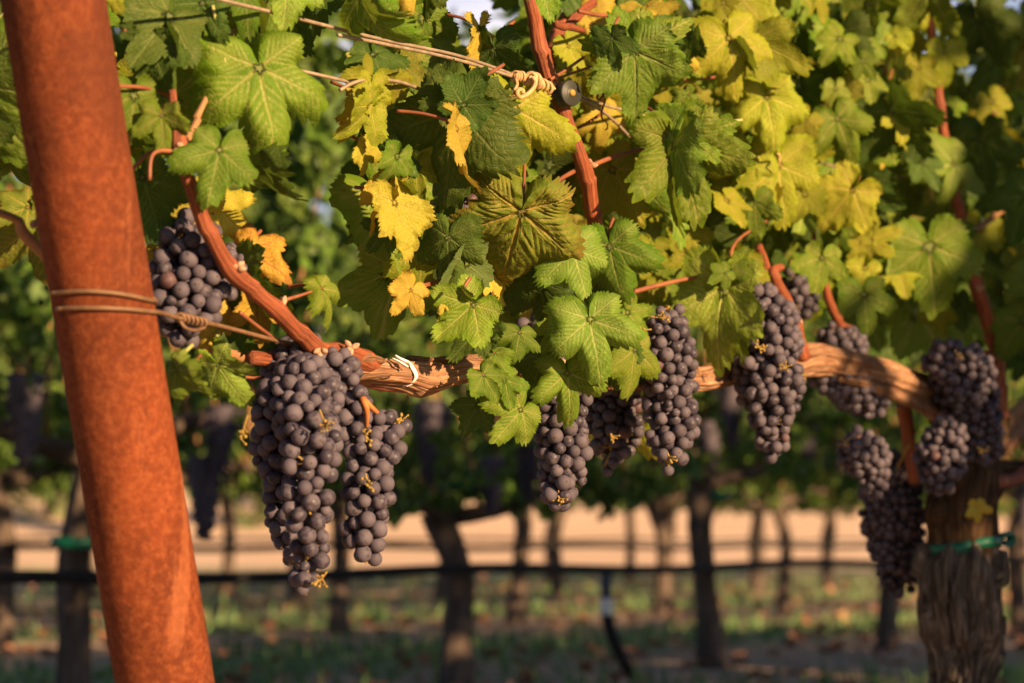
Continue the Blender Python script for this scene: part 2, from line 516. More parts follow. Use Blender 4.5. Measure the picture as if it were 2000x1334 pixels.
def leaf_outline(th, seed, teeth=True, sinus=1.0):
    r_ = np.random.default_rng(seed)
    res = np.zeros_like(th)
    for side in (0, 1):
        a = np.array([c[0] for c in CTRL], float); r = np.array([c[1] for c in CTRL], float)
        d1, d2 = r_.uniform(-.24, .06) * sinus, r_.uniform(-.17, .06) * sinus
        r = r + d1 * np.exp(-((a - 30) / 9) ** 2) + d2 * np.exp(-((a - 93) / 11) ** 2)
        r = r * (1 + r_.uniform(-.15, .10) * np.exp(-((a - 60) / 22) ** 2) + r_.uniform(-.20, .15) * np.exp(-((a - 120) / 25) ** 2))
        sel = (th < 0) if side else (th >= 0)
        res[sel] = np.interp(np.abs(np.degrees(th[sel])), a, r)
    if len(th) > 60:
        k = np.hanning(max(3, len(th) // 40 | 1)); k /= k.sum()
        h = len(k) // 2
        res = np.convolve(np.concatenate([res[-h:], res, res[:h]]), k, 'valid')
    if teeth:
        n = 46
        ph = (th / (2 * math.pi) + .5) * n + .55 * np.sin(th * 5 + seed) + .4 * np.sin(th * 11 + 2 * seed)
        f = ph % 1.0
        tri = 1 - np.abs(2 * f - 1)
        amp = .085 + .07 * vnoise(np.floor(ph) * 3.7 + .5, seed, 0)
        fade = np.clip((math.pi - np.abs(th)) / .5, 0, 1)
        res = res * (1 + fade * amp * (.35 * tri + .65 * np.sin(math.pi * f) - .5))
    return res

_LC = {}
def leaf_base(seed, nth, nr):
    key = (seed, nth, nr)
    if key in _LC: return _LC[key]
    th = np.linspace(-math.pi, math.pi, nth, endpoint=False)
    Rr = leaf_outline(th, seed, nth >= 90)
    Rs = leaf_outline(th, seed, False)
    fr = np.linspace(0, 1, nr + 1)[1:] ** .85
    TH, FR = np.meshgrid(th, fr)
    rr = FR * Rr[None, :]
    x, y = (rr * np.sin(TH)).ravel(), (rr * np.cos(TH)).ravel()
    x, y = np.append(x, 0.0), np.append(y, 0.0)
    rho, TH = np.append((rr / Rs[None, :]).ravel(), 0.0), np.append(TH.ravel(), 0.0)
    i, j = np.meshgrid(np.arange(nr - 1), np.arange(nth), indexing='ij')
    j2 = (j + 1) % nth
    q = np.stack([i * nth + j, i * nth + j2, (i + 1) * nth + j2, (i + 1) * nth + j], -1).reshape(-1, 4)
    t = [(nr * nth, jj, (jj + 1) % nth) for jj in range(nth)]
    # veins
    main = np.zeros_like(x); sec = np.zeros_like(x)
    r_ = np.random.default_rng(seed + 99)
    for a0, Lm in ((0, .97), (R(58), .80), (-R(58), .80), (R(118), .56), (-R(118), .56)):
        d = np.array([math.sin(a0), math.cos(a0)])
        al = x * d[0] + y * d[1]; pe = np.abs(x * d[1] - y * d[0])
        w = .023 * np.clip(1 - al / Lm, .16, 1)
        main = np.maximum(main, np.where((al > -.01) & (al < Lm), np.exp(-(pe / w) ** 2), 0))
        k = 0
        for s in np.arange(.17, .92, .115):
            for sg in (-1, 1):
                ss = (s + (.03 if sg > 0 else 0)) * Lm
                p = d * ss; a1 = a0 + sg * R(46); e = np.array([math.sin(a1), math.cos(a1)])
                Ls = .42 * Lm * (1 - s) + .10
                al2 = (x - p[0]) * e[0] + (y - p[1]) * e[1]
                pe2 = np.abs((x - p[0]) * e[1] - (y - p[1]) * e[0] + sg * .25 * al2 ** 2)
                sec = np.maximum(sec, np.where((al2 > 0) & (al2 < Ls), .75 * np.exp(-(pe2 / .011) ** 2) * np.clip(1.3 - al2 / Ls, 0, 1), 0))
    _LC[key] = (x, y, rho, TH, q, t, main, sec)
    return _LC[key]

def leaf_shape(seed, nth=320, nr=20, fold=.12, droop=.18, side=.10, ruffle=.06, puck=.008, curl=0.0, wid=1.0, vseed=None):
    x, y, rho, TH, q, t, main, sec = leaf_base(seed % 14, nth, nr)
    s = (vseed if vseed is not None else seed) * 1.37
    x = x * wid
    z = fold * (np.sqrt(x * x + .006) - .077) - droop * np.sign(y) * y * y * np.where(y > 0, 1, -.5) - side * x * x
    z = z + ruffle * rho ** 2 * np.sin(3 * TH + s) + 1.5 * ruffle * rho ** 4 * (fbm(x * 4.5 + 3 * s, y * 4.5, s) - .5) * 2
    z = z + .16 * (fbm(x * 1.7 + s, y * 1.7, s) - .5)
    if nth >= 200:
        vv = np.maximum(main, sec)
        z = z + puck * (1 - vv) * (.4 + 1.2 * vnoise(x * 15 + s, y * 15, s)) - .002 * main - .002 * sec
    if curl:
        z = z - curl * np.clip(rho - .6, 0, 1) ** 2
    z = z - z[-1]
    return x, y, z, q, t, np.maximum(main, sec), rho

def leaf_into(mb, M, size, seed, rnd, nth, nr, **kw):
    x, y, z, q, t, ve, rho = leaf_shape(seed, nth, nr, **kw)
    P = np.column_stack([x, y, z]) * size
    mb.add(P @ M[:3, :3].T + M[:3, 3], q, t, vein=ve, rho=rho, rnd=rnd, lc=np.column_stack([x, y, np.zeros_like(x)]))

def basis(t, n):
    t = nrm(t); s = nrm(np.cross(t, n)); n = np.cross(s, t)
    M = np.eye(4); M[:3, 0] = s; M[:3, 1] = t; M[:3, 2] = n
    return M

# ================================================================== SETTING
def mat_ground():
    m = NT('vineyard_soil')
    v = m.obj()
    sep = m.n('ShaderNodeSeparateXYZ'); m.l(v, sep.inputs[0])
    across = m.math('ADD', m.math('MULTIPLY', sep.outputs[0], float(RN[0])), m.math('MULTIPLY', sep.outputs[1], float(RN[1])))
    across = m.math('SUBTRACT', across, float(np.dot(RN, P0)))
    f = m.math('FRACT', m.math('DIVIDE', m.math('ADD', across, 100 * 2.55), 2.55))
    mid = m.math('SUBTRACT', 1.0, m.math('ABSOLUTE', m.math('SUBTRACT', m.math('MULTIPLY', f, 2.0), 1.0)))   # 1 between rows
    n1 = m.noise(v, 1.1, 4); n2 = m.noise(v, 7, 4); n3 = m.noise(v, 40, 3)
    g = m.math('MULTIPLY', m.ramp(m.math('ADD', mid, m.math('MULTIPLY', n1, 0.8)), 0.80, 1.2), m.ramp(n2, 0.30, 0.55))
    soil = m.mix(m.ramp(n2, 0.3, 0.7), (0.37, 0.25, 0.18), (0.52, 0.38, 0.28))
    soil = m.mix(m.math('MULTIPLY', m.ramp(n3, 0.55, 0.7), 0.6), soil, (0.26, 0.125, 0.075))
    grass = m.mix(m.ramp(n3, 0.3, 0.7), (0.15, 0.25, 0.095), (0.24, 0.34, 0.145))
    col = m.mix(g, soil, grass)
    return m.done(m.prin(col, 0.95, 0.1, m.bump(n2, 0.5, 0.05)))

def grid_obj(name, xs, ys, hf, mat, label, kind='structure'):
    X, Y = np.meshgrid(xs, ys)
    Z = hf(X, Y)
    nx, ny = len(xs), len(ys)
    i, j = np.meshgrid(np.arange(ny - 1), np.arange(nx - 1), indexing='ij')
    q = np.stack([i * nx + j, i * nx + j + 1, (i + 1) * nx + j + 1, (i + 1) * nx + j], -1).reshape(-1, 4)
    b = MB(); b.add(np.column_stack([X.ravel(), Y.ravel(), Z.ravel()]), q)
    return tag(b.build(name, mat), label, None, None, kind)

grid_obj('ground', np.concatenate([np.linspace(-400, -30, 12), np.linspace(-28, 28, 90), np.linspace(30, 400, 12)]),
         np.concatenate([np.linspace(-200, -12, 8), np.linspace(-10, 45, 90), np.linspace(50, 700, 14)]),
         lambda X, Y: .03 * (fbm(X * .7, Y * .7, 0) - .5), mat_ground(), 'brown vineyard soil with strips of green grass between the rows')

def mat_hill():
    m = NT('dry_hillside')
    v = m.obj()
    n1 = m.noise(v, .12, 4); n2 = m.noise(m.obj((.25, 1, 1)), .9, 4)
    col = m.mix(m.ramp(n1, .3, .7), (0.60, 0.41, 0.29), (0.68, 0.49, 0.36))
    col = m.mix(m.math('MULTIPLY', m.ramp(n2, .5, .75), .4), col, (0.56, 0.38, 0.26))
    return m.done(m.prin(col, 0.95, 0.1))
def hill_h(X, Y):
    t = np.clip((Y - 0.15 * X - 33) / 75, 0, 1)
    return -.25 + 7.5 * t * t * (3 - 2 * t) + .5 * t * (fbm(X * .05, Y * .05, 3) - .5)
grid_obj('hill', np.linspace(-140, 140, 60), np.linspace(24, 190, 60), hill_h, mat_hill(), 'bare tan dry hillside in full sun beyond the rows')

# grass blades and fallen leaves on the ground (nobody could count them)
def mat_flat(name, c1, c2):
    m = NT(name)
    rn = m.attr('rnd')
    return m.done(m.prin(m.mix(rn, c1, c2), 0.8, 0.2))
gb = MB()
cnt = 0
while cnt < 7000:
    Y = rng.uniform(6.2, 30) if rng.random() < .8 else rng.uniform(3, 40)
    X = rng.uniform(-.26, .26) * Y
    ac = (np.dot(RN, [X, Y, 0]) - np.dot(RN, P0)) / 2.55 % 1.0
    mid = 1 - abs(2 * ac - 1)
    if mid + .8 * vnoise(X * .9, Y * .9, 5) < .85: continue
    cnt += 1
    h, w = rng.uniform(.03, .10), rng.uniform(.006, .014)
    a = rng.uniform(0, 6.28); d = np.array([math.cos(a), math.sin(a), 0]); ln = rng.uniform(-.04, .04, 2)
    p = np.array([X, Y, .0])
    gb.add([p - d * w, p + d * w, p + np.array([ln[0], ln[1], h])], None, [(0, 1, 2)], rnd=rng.random())
tag(gb.build('grass', mat_flat('grass_blades', (0.10, 0.18, 0.065), (0.17, 0.26, 0.105)), smooth=False), 'short green grass between the vine rows', None, None, 'stuff')
lb = MB()
for i in range(2600):
    Y = rng.uniform(5.5, 26); X = rng.uniform(-.27, .27) * Y
    ac = (np.dot(RN, [X, Y, 0]) - np.dot(RN, P0)) / 2.55 % 1.0
    if (1 - abs(2 * ac - 1)) > .62 and rng.random() < .8: continue
    M = basis(np.append(rng.normal(size=2), rng.normal() * .25), [rng.normal() * .35, rng.normal() * .35, 1]); M[:3, 3] = (X, Y, .035)
    leaf_into(lb, M, rng.uniform(.025, .055), i % 9, rng.random(), 18, 1, fold=.3, droop=-.3)
tag(lb.build('fallen_leaves', mat_flat('dead_leaf', (0.24, 0.105, 0.065), (0.38, 0.20, 0.12))), 'dry reddish brown leaves lying along the vine rows', None, None, 'stuff')

# ================================================================== THE RUSTY POST
ptop, pbot = at(102, 0), at(322, 1334)
pw = .066
def fix_depth(px, py, w):
    d = ray(px, py); return CAMP + d * (FPX * pw / w)
ptop, pbot = fix_depth(104, 0, 203), fix_depth(322, 1334, 191)
pd = (ptop - pbot) / np.linalg.norm(ptop - pbot)
p_hi = ptop + pd * .95
p_lo = pbot + pd * ((-.02 - pbot[2]) / pd[2])
b = MB(); b.tube([p_lo, (p_lo + p_hi) / 2, p_hi], pw / 2, 64, step=.02, disp=lambda A, S, r: .0006 * (fbm(np.cos(A) * 3, np.sin(A) * 3, S * 30) - .5))
post = tag(b.build('end_post', POST, None, p_lo, p_lo), 'leaning round steel end post covered in orange brown rust', 'post')

def post_axis(py):
    # axis point where the post's centre line crosses that photo row
    a = (1334 - py) / 1334
    lo, hi = 0.0, 1.0
    for _ in range(40):
        mid_ = (lo + hi) / 2
        p = pbot + (ptop - pbot) * mid_
        q = p - CAMP
        y = 667 - np.dot(q, CU) / np.dot(q, CF) * FPX
        if y > py: lo = mid_
        else: hi = mid_
    return pbot + (ptop - pbot) * lo

# ------------------------------------------------------------------ wires
def ring_pts(c, ax, r, a0, a1, n, tiltv=0.0):
    u = nrm(np.cross(ax, CF)); w = nrm(np.cross(ax, u))
    if np.dot(w, CF) > 0: w = -w                       # w towards the camera
    return [c + (u * math.cos(t) + w * math.sin(t)) * r + ax * tiltv * math.cos(t) for t in np.linspace(a0, a1, n)]

wroot_p = post_axis(600)
tw = empty('trellis_wire', wroot_p, 'lower trellis wire looped twice round the rusty post and running behind the big bunch', 'wire')
wr = .0016
rr_ = pw / 2 + wr
e1 = at(352, 622, .034)
def on_post(px, py, back=False):
    d = ray(px, py); o = CAMP - pbot
    dp, op = d - pd * np.dot(d, pd), o - pd * np.dot(o, pd)
    A_, B_, C_ = np.dot(dp, dp), 2 * np.dot(dp, op), np.dot(op, op) - rr_ ** 2
    D_ = max(B_ * B_ - 4 * A_ * C_, 0.0)
    return CAMP + d * ((-B_ + (math.sqrt(D_) if back else -math.sqrt(D_))) / (2 * A_))
def half(L, back=False):
    xs = np.linspace(L[0][0], L[-1][0], 26); ys = np.interp(xs, [l[0] for l in L], [l[1] for l in L])
    ys = np.convolve(np.concatenate([[ys[0]] * 3, ys, [ys[-1]] * 3]), np.ones(7) / 7, 'valid')
    return [on_post(x, y, back) for x, y in zip(xs, ys)]
b = MB()
f1 = half([(101.5, 574), (150, 568), (205, 570), (262, 578), (304, 590)])
b1 = half([(304, 590), (200, 592), (105.5, 604)], True)
f2 = half([(105.5, 604), (150, 601), (220, 602), (280, 606), (308, 611)])
b2 = half([(101.5, 574), (200, 580), (300, 584)], True)
b.tube(b2[::-1][:-1] + f1 + b1[1:] + f2[1:] + [at(322, 613, .041), e1, at(420, 634, .02), at(500, 655, .02), at(580, 676, .016), at(640, 695, .008), at(760, 712, -.028)], wr, 8, step=.004)
b.build('wire', WIREPOST, tw, wroot_p)
b = MB()
pa, pb2 = at(345, 619, .033), at(402, 631, .026)
hel = []
dv = nrm(pb2 - pa); hu = nrm(np.cross(dv, [0, 0, 1])); hw = np.cross(dv, hu)
for i in range(70):
    t = i / 69; hel.append(pa + (pb2 - pa) * t + (hu * math.cos(t * 42) + hw * math.sin(t * 42)) * .0026)
b.tube(hel, .0013, 6, step=.0015)
b.tube([at(352, 628, .038), at(362, 640, .04), at(380, 645, .04), at(400, 640, .036)], .0013, 6)
b.build('twisted_splice', WIREPOST, tw, wroot_p)
# the wire goes on along the cordon to the trunk and beyond
b = MB()
b.tube([at(760, 712, -.028), at(1000, 706, -.03), at(1400, 720, -.03), rowpt(2.4, -.03, .56), rowpt(6, -.03, .56)], .0017, 6, step=.05)
b.build('far_wire', WIRE, tw, wroot_p)

uw0 = at(1040, 165, .03)
uw = empty('catch_wire', uw0, 'pale catch wire strands sagging from the upper left to a knot on the red cane', 'wire')
for pts in ([(-300, -260, .05), (300, -40, .05), (590, 38, .04), (750, 78, .035), (880, 105, .03), (960, 130, .03), (1010, 150, .03)],
            [(660, 68, .045), (760, 88, .04), (890, 116, .034), (1012, 153, .032)],
            [(560, 132, .0), (630, 148, .01), (700, 165, .01), (800, 195, .0), (930, 232, -.03)],
            [(664, 176, .03), (690, 162, .032), (720, 156, .03), (780, 160, .02), (850, 186, .005)],
            [(1075, 165, .02), (1135, 188, .01), (1180, 205, .0), (1260, 226, -.01), (1385, 262, -.01), (1470, 283, -.01), (1560, 306, -.015), (1750, 345, -.03), (2300, 420, -.03)],
            [(1080, 175, .015), (1140, 196, .008), (1190, 228, .0), (1240, 278, -.01)]):
    b = MB(); b.tube([at(*p) for p in pts], .00145, 7, step=.006)
    b.build('wire_strand', WIRE, uw, uw0)
b = MB()
def coil(p, q, r, turns, wr_, n=None):
    p, q = np.asarray(p), np.asarray(q); dv = nrm(q - p); u = nrm(np.cross(dv, [0.1, .2, 1])); w = np.cross(dv, u)
    n = n or int(turns * 14)
    return [p + (q - p) * t + (u * math.cos(t * turns * 6.283) + w * math.sin(t * turns * 6.283)) * r * (1 + .25 * math.sin(t * 19)) for t in np.linspace(0, 1, n)]
b.tube(coil(at(1003, 145, .034), at(1022, 152, .036), .0036, 3.5, .0014), .0013, 6, step=.0015)
b.tube(coil(at(1026, 150, .036), at(1050, 160, .036), .0045, 2.4, .0014), .0019, 6, step=.0015)
b.tube(coil(at(1048, 160, .036), at(1074, 176, .032), .0042, 4, .0014), .0014, 6, step=.0015)
b.tube([at(1040, 150, .044), at(1046, 160, .046), at(1042, 172, .047), at(1030, 184, .047), at(1016, 190, .047), at(1010, 184, .048), at(1013, 175, .049), at(1021, 177, .05), at(1021, 183, .05)], .0019, 7, step=.0015)
b.tube([at(1008, 155, .04), at(1010, 165, .042), at(1005, 177, .043)], .0014, 6)
b.build('wire_knot', TENDRIL, uw, uw0)
# black round wire tensioner
dc = at(1110, 183, .035)
wt = empty('wire_tensioner', dc, 'round black plastic wire tensioner beside the upright red cane', 'tensioner')
ax = nrm(-CF * .80 + CX * .62 + np.array([0, 0, .05]))
def lathe(c, ax, prof, seg=40):
    u = nrm(np.cross(ax, [0, 0, 1])); w = np.cross(ax, u)
    v = []; q = []
    for h, r in prof:
        for j in range(seg):
            t = 2 * math.pi * j / seg
            v.append(c + ax * h + (u * math.cos(t) + w * math.sin(t)) * r)
    for i in range(len(prof) - 1):
        for j in range(seg):
            q.append((i * seg + j, i * seg + (j + 1) % seg, (i + 1) * seg + (j + 1) % seg, (i + 1) * seg + j))
    return np.array(v), q
b = MB()
rD = 25 * mpp(1112, 183)
v, q = lathe(dc, ax, [(-.008, .0005), (-.008, rD * .93), (-.007, rD), (.004, rD), (.005, rD * .94), (.0042, rD * .5), (.005, rD * .45), (.005, .0008)])
b.add(v, q); b.build('disc', BLACKP, wt, dc)
b = MB(); v, q = lathe(dc, ax, [(.0045, .003), (.0062, .0030), (.0068, .0018), (.0068, .0002)], 16); b.add(v, q); b.build('hub', RACHIS, wt, dc)
b = MB()
for dy in (0, 10):
    b.tube([at(1076, 166 + dy, .025), at(1092, 172 + dy, .02), at(1106, 180 + dy, .012)], .0022, 7)
b.build('clip_arm', BLACKP, wt, dc)

# ================================================================== THE VINE
tb = at(1880, 1300, 0); tb = np.array([tb[0], tb[1], 0.0])
vine = empty('grapevine', tb, 'old grapevine with a shaggy trunk, an arched woody arm and yellowing green leaves', 'grapevine')
vo_ = tb

def bark_disp(amp, fa, fz, ph=0.0):
    def f(A, S, r):
        n = fbm(np.cos(A) * fa + ph, np.sin(A) * fa, S * fz, 4)
        n2 = fbm(np.cos(A) * fa * 2.6 + ph, np.sin(A) * fa * 2.6, S * fz * 1.4 + 9, 3)
        return amp * (2.2 * np.abs(n - .5) * 2 - .5 + .8 * (n2 - .5))
    return f

def bark_tube(b, pts, rad, seg, step, amp, fa, fz, ph=0.0, cap=True, kz=1.6):
    v, q, t, A, S = tube_geo(pts, rad, seg, step, cap, bark_disp(amp, fa, fz, ph))
    r0 = float(np.mean(rad))
    lc = np.column_stack([(np.cos(A) * .5).ravel(), (np.sin(A) * .5).ravel(), (S * kz).ravel()])
    if cap: lc = np.vstack([lc, [0, 0, 0], [0, 0, float(S.max()) * kz]])
    b.add(v, q, t, lc=lc)

def px_path(L, off=0.0):
    """[(px,py,radius_px[,off])] -> points and radii"""
    P, r = [], []
    for it in L:
        o = it[3] if len(it) > 3 else off
        P.append(at(it[0], it[1], o)); r.append(it[2] * mpp(it[0], it[1], o))
    return P, r

# trunk
P, r = px_path([(1882, 1075, 58), (1876, 1128, 74), (1880, 1200, 78), (1884, 1270, 72), (1878, 1340, 58), (1868, 1450, 62)])
P = P + [np.array([tb[0] - .01, tb[1], .04]), np.array([tb[0] - .01, tb[1], -.03])]; r = r + [.045, .055]
b = MB()
def lumpy(A, S, r):
    return bark_disp(.0075, 3.4, 10)(A, S, r) + .020 * (fbm(np.cos(A) * 1.1 + 5, np.sin(A) * 1.1, S * 7 + 2) - .5) + .006 * np.sign(np.sin(A * 7 + 5 * np.sin(S * 9))) * (vnoise(np.cos(A) * 3, np.sin(A) * 3, S * 14) > .55)
v, q, t, A, S = tube_geo(P, r, 140, .003, True, lumpy)
b.add(v, q, t, lc=np.vstack([np.column_stack([(np.cos(A) * .6).ravel(), (np.sin(A) * .6).ravel(), (S * 1.6).ravel()]), [0, 0, 0], [0, 0, 1]]))
# shreds of bark hanging off the trunk
PZ = np.array(P)[::-1]; PRr = np.array(r)[::-1]
for i in range(46):
    a = rng.uniform(0, 2 * math.pi); ln = rng.uniform(.04, .11); z0 = rng.uniform(.10, .375 - ln / 2)
    dr = np.array([math.cos(a), math.sin(a), 0]); tn = np.array([-dr[1], dr[0], 0])
    lift = rng.uniform(.002, .014) if i % 3 == 0 else .001
    pts = []
    for s_ in np.linspace(0, 1, 8):
        z = z0 + ln * (s_ - .5)
        c0 = np.array([np.interp(z, PZ[:, 2], PZ[:, 0]), np.interp(z, PZ[:, 2], PZ[:, 1]), z])
        k = np.interp(z, PZ[:, 2], PRr) - .001
        pts.append(c0 + dr * (k + lift * max(0, .45 - s_) ** 1.5 * 3) + tn * (.004 * math.sin(s_ * 5 + i) + .006 * (s_ - .5) * math.sin(i * 2.3)))
    v, q, t, A, S = tube_geo(pts, [.0008, .0026, .0034, .0036, .0034, .003, .002, .0006], 8, .006, True, None, .45)
    b.add(v, q, t, lc=v * np.array([12, 12, 1.6]))
b.build('trunk', BARK, vine, vo_)
# head of the trunk, with its knobbly spurs
P, r = px_path([(1880, 1085, 58), (1880, 1040, 66), (1882, 990, 68), (1894, 925, 56), (1912, 870, 45), (1925, 830, 32), (1930, 805, 14)])
b = MB(); bark_tube(b, P, r, 90, .004, .006, 3.0, 10, 4.0)
for L in ([(1900, 870, 44), (1870, 838, 38), (1845, 815, 32)], [(1915, 930, 40), (1955, 928, 26), (1995, 920, 22), (2080, 860, 20)], [(1905, 890, 30), (1938, 850, 24), (1950, 815, 18)],
          [(1836, 1024, 10, .01), (1832, 1000, 22, .012), (1842, 972, 12, .012)], [(1925, 985, 12, .02), (1932, 958, 26, .02), (1928, 930, 12, .02)], [(1872, 960, 8, .045), (1866, 935, 20, .04), (1876, 905, 10, .03)]):
    P, r = px_path(L); bark_tube(b, P, r, 48, .004, .004, 3, 12, 8.0)
b.build('trunk_head', HEADWOOD, vine, vo_)
# woody arm
P, r = px_path([(1905, 868, 30), (1888, 836, 33), (1850, 800, 33), (1800, 768, 34), (1740, 741, 32), (1680, 722, 32), (1620, 706, 30), (1575, 702, 34), (1545, 712, 28), (1500, 722, 24), (1440, 728, 22),
                (1400, 736, 22), (1360, 742, 22), (1280, 742, 23), (1180, 735, 24), (1080, 725, 24), (1000, 720, 24), (930, 720, 25), (880, 726, 29), (845, 734, 33), (822, 737, 33), (790, 730, 26), (740, 726, 23), (700, 724, 22), (676, 722, 23)])
b = MB(); bark_tube(b, P, r, 72, .0022, .0035, 3.4, 7, 2.0)
for L in ([(1540, 700, 8, .012), (1600, 690, 14, .012), (1660, 700, 12, .014), (1720, 720, 8, .016)],
          [(690, 716, 5, .012), (700, 704, 9, .016), (715, 700, 12, .012), (745, 704, 7, .006)], [(694, 690, 4, .010), (712, 689, 8, .006), (735, 700, 5, .004)], [(682, 726, 5, .006), (690, 712, 8, .015), (698, 694, 6, .018)], [(690, 742, 4, .008), (715, 736, 6, .010), (760, 733, 5, .010)], [(835, 755, 8), (825, 764, 11), (812, 760, 7)],
          [(800, 700, 4, .0), (860, 704, 7, .004), (935, 702, 9, .004)],
          [(1640, 742, 5, .014), (1700, 752, 9, .014), (1770, 782, 10, .014), (1810, 800, 6, .012)], [(1800, 790, 8, .014), (1815, 800, 12, .014), (1830, 800, 7, .014)]):
    P, r = px_path(L); bark_tube(b, P, r, 24, .003, .0018, 3, 20, 6.0)
b.build('woody_arm', WOOD, vine, vo_)
P, r = px_path([(1900, 900, 30), (1960, 860, 26), (2040, 800, 26), (2200, 745, 26), (2600, 700, 22), (3200, 660, 20)], -.03)
b = MB(); bark_tube(b, P, r, 40, .008, .003, 3, 9, 5.0); b.build('woody_arm', WOOD, vine, vo_)

# canes
def cane(L, off=0.0, mat=CANE, nodes=(), name='cane', buds=True):
    P, r = px_path(L, off)
    def disp(A, S, rr): return .0005 * (fbm(np.cos(A) * 4, np.sin(A) * 4, S * 25) - .5) * 2
    v, q, t, A, S = tube_geo(P, r, 22, .0035, True, disp)
    r0 = float(np.mean(r))
    lc = np.column_stack([(np.cos(A) * .35).ravel(), (np.sin(A) * .35).ravel(), (S * 2.2).ravel()])
    lc = np.vstack([lc, [0, 0, 0], [0, 0, 0]])
    nd = np.zeros(len(v))
    if len(S) > 12:                       # swollen joints and a slight zigzag along the cane
        s1 = S[:, 0]; w_ = np.abs(((s1 / .062 + .37) % 1.0) - .5) * 2
        sw = np.exp(-((1 - w_) * .031 / .006) ** 2) * .12
        kick = np.where(np.floor(s1 / .062 + .37) % 2 == 0, 1, -1) * (w_ - .5) * .0016
        body = v[:len(S) * 22].reshape(len(S), 22, 3)
        ctr = body.mean(1, keepdims=True)
        body = ctr + (body - ctr) * (1 + sw)[:, None, None] + CX * kick[:, None, None]
        v[:len(S) * 22] = body.reshape(-1, 3)
        nd[:len(S) * 22] = np.repeat(sw / .12, 22) * .5
    for (nx, ny, *no) in nodes:
        c = at(nx, ny, no[0] if no else off)
        w = np.exp(-(np.linalg.norm(v - c, axis=1) / .009) ** 2)
        k = np.argmin(np.linalg.norm(v - c, axis=1)) // 22
        k = min(k, len(S) - 1)
        ctr = v[k * 22:(k + 1) * 22].mean(0)
        v = v + (v - ctr) * (w * .32)[:, None]; nd = np.maximum(nd, w)
    b = MB(); b.add(v, q, t, lc=lc, node=nd)
    o = b.build(name, mat, vine, vo_)
    for (nx, ny, *no) in (nodes if buds else ()):
        c = at(nx, ny, (no[0] if no else off)) + RN * .004
        b = MB()
        for k in range(5):
            d = nrm(rng.normal(size=3) + np.array([0, 0, .2]) - CF * .7)
            b.tube([c, c + d * .0045, c + d * .0075], [.0018, .0024, .0005], 7)
        ob = b.build('bud', BUD, o, vo_)
    return o

cane([(338, 175, 7), (345, 235, 10), (352, 300, 13), (372, 365, 14), (395, 425, 15), (425, 485, 16), (460, 535, 17), (500, 570, 16), (545, 612, 16), (590, 655, 17, .032), (625, 684, 18, .027), (665, 690, 19, .017), (700, 701, 22, .008), (735, 716, 18, -.002)],
     .035, nodes=[(350, 290), (455, 528), (543, 598), (618, 684), (677, 681)])
cane([(352, 300, 9, .03), (375, 255, 7, .025), (392, 215, 6, .02), (420, 140, 5, .0), (470, 20, 5, -.02)], mat=CANEDRY)
cane([(690, 736, 8), (720, 746, 12), (770, 753, 13), (815, 756, 12), (850, 745, 8)], -.008, buds=False)
cane([(560, 702, 13), (520, 702, 14), (490, 698, 12)], .0, buds=False)
cane([(488, 700, 11), (430, 688, 11), (370, 665, 12), (312, 640, 13), (200, 600, 12), (60, 470, 11), (30, 428, 8), (-60, 400, 7)], -.05, mat=CANEDRY, nodes=[(60, 440)])
cane([(1160, 420, 15, .012), (1145, 345, 15, .02), (1128, 295, 14, .022), (1095, 205, 14, .016), (1066, 130, 15, .012), (1048, 60, 15, .01), (1036, 0, 14, .01), (1015, -110, 13, .0), (990, -400, 10, -.02)],
     nodes=[(1144, 325, .02)])
cane([(1180, 715, 16, .0), (1182, 600, 15, -.02), (1170, 500, 15, -.01), (1160, 415, 15, .012)], nodes=[])
cane([(1165, -40, 16), (1130, 10, 17), (1100, 50, 17), (1075, 110, 13), (1040, 200, 12), (1000, 285, 12), (978, 350, 12), (960, 480, 12), (950, 700, 12)], -.05, buds=False)
cane([(1160, 5, 9), (1130, 28, 9), (1105, 52, 8), (1085, 46, 7), (1140, 60, 6)], .0, buds=False)
cane([(1572, 700, 14), (1552, 640, 13), (1535, 590, 13), (1518, 555, 12), (1510, 530, 10), (1528, 522, 7)], .03, nodes=[(1552, 625)])
cane([(1482, 480, 8), (1492, 505, 8), (1500, 540, 8), (1520, 640, 8)], -.01, buds=False)
cane([(1695, 735, 13), (1682, 690, 12), (1662, 650, 11), (1636, 625, 9), (1600, 520, 8), (1590, 400, 7)], -.035, nodes=[(1672, 655)])
cane([(1955, 815, 15), (1952, 760, 15), (1945, 690, 14), (1928, 620, 14), (1908, 562, 13), (1890, 480, 12), (1850, 300, 10), (1820, 60, 9), (1810, -200, 8)], .015, nodes=[(1905, 560)])
cane([(1948, 700, 7), (1920, 690, 7), (1898, 692, 6)], .02, buds=False)
cane([(1955, 835, 12), (1985, 805, 13), (2030, 760, 13), (2120, 640, 11)], -.03, mat=CANEDRY, buds=False)
cane([(1940, 945, 14), (1975, 938, 14), (2010, 918, 14), (2100, 850, 13)], .03, nodes=[(1952, 940)])
cane([(1790, 940, 15), (1775, 860, 14), (1765, 790, 14)], -.05, buds=False)
cane([(1760, 60, 6), (1730, 140, 6), (1790, 145, 5), (1800, 380, 6), (1820, 520, 7)], -.08, mat=CANEDRY, buds=False)
cane([(1990, 380, 5), (1920, 440, 6), (1870, 460, 6)], -.04, mat=CANEDRY, buds=False)
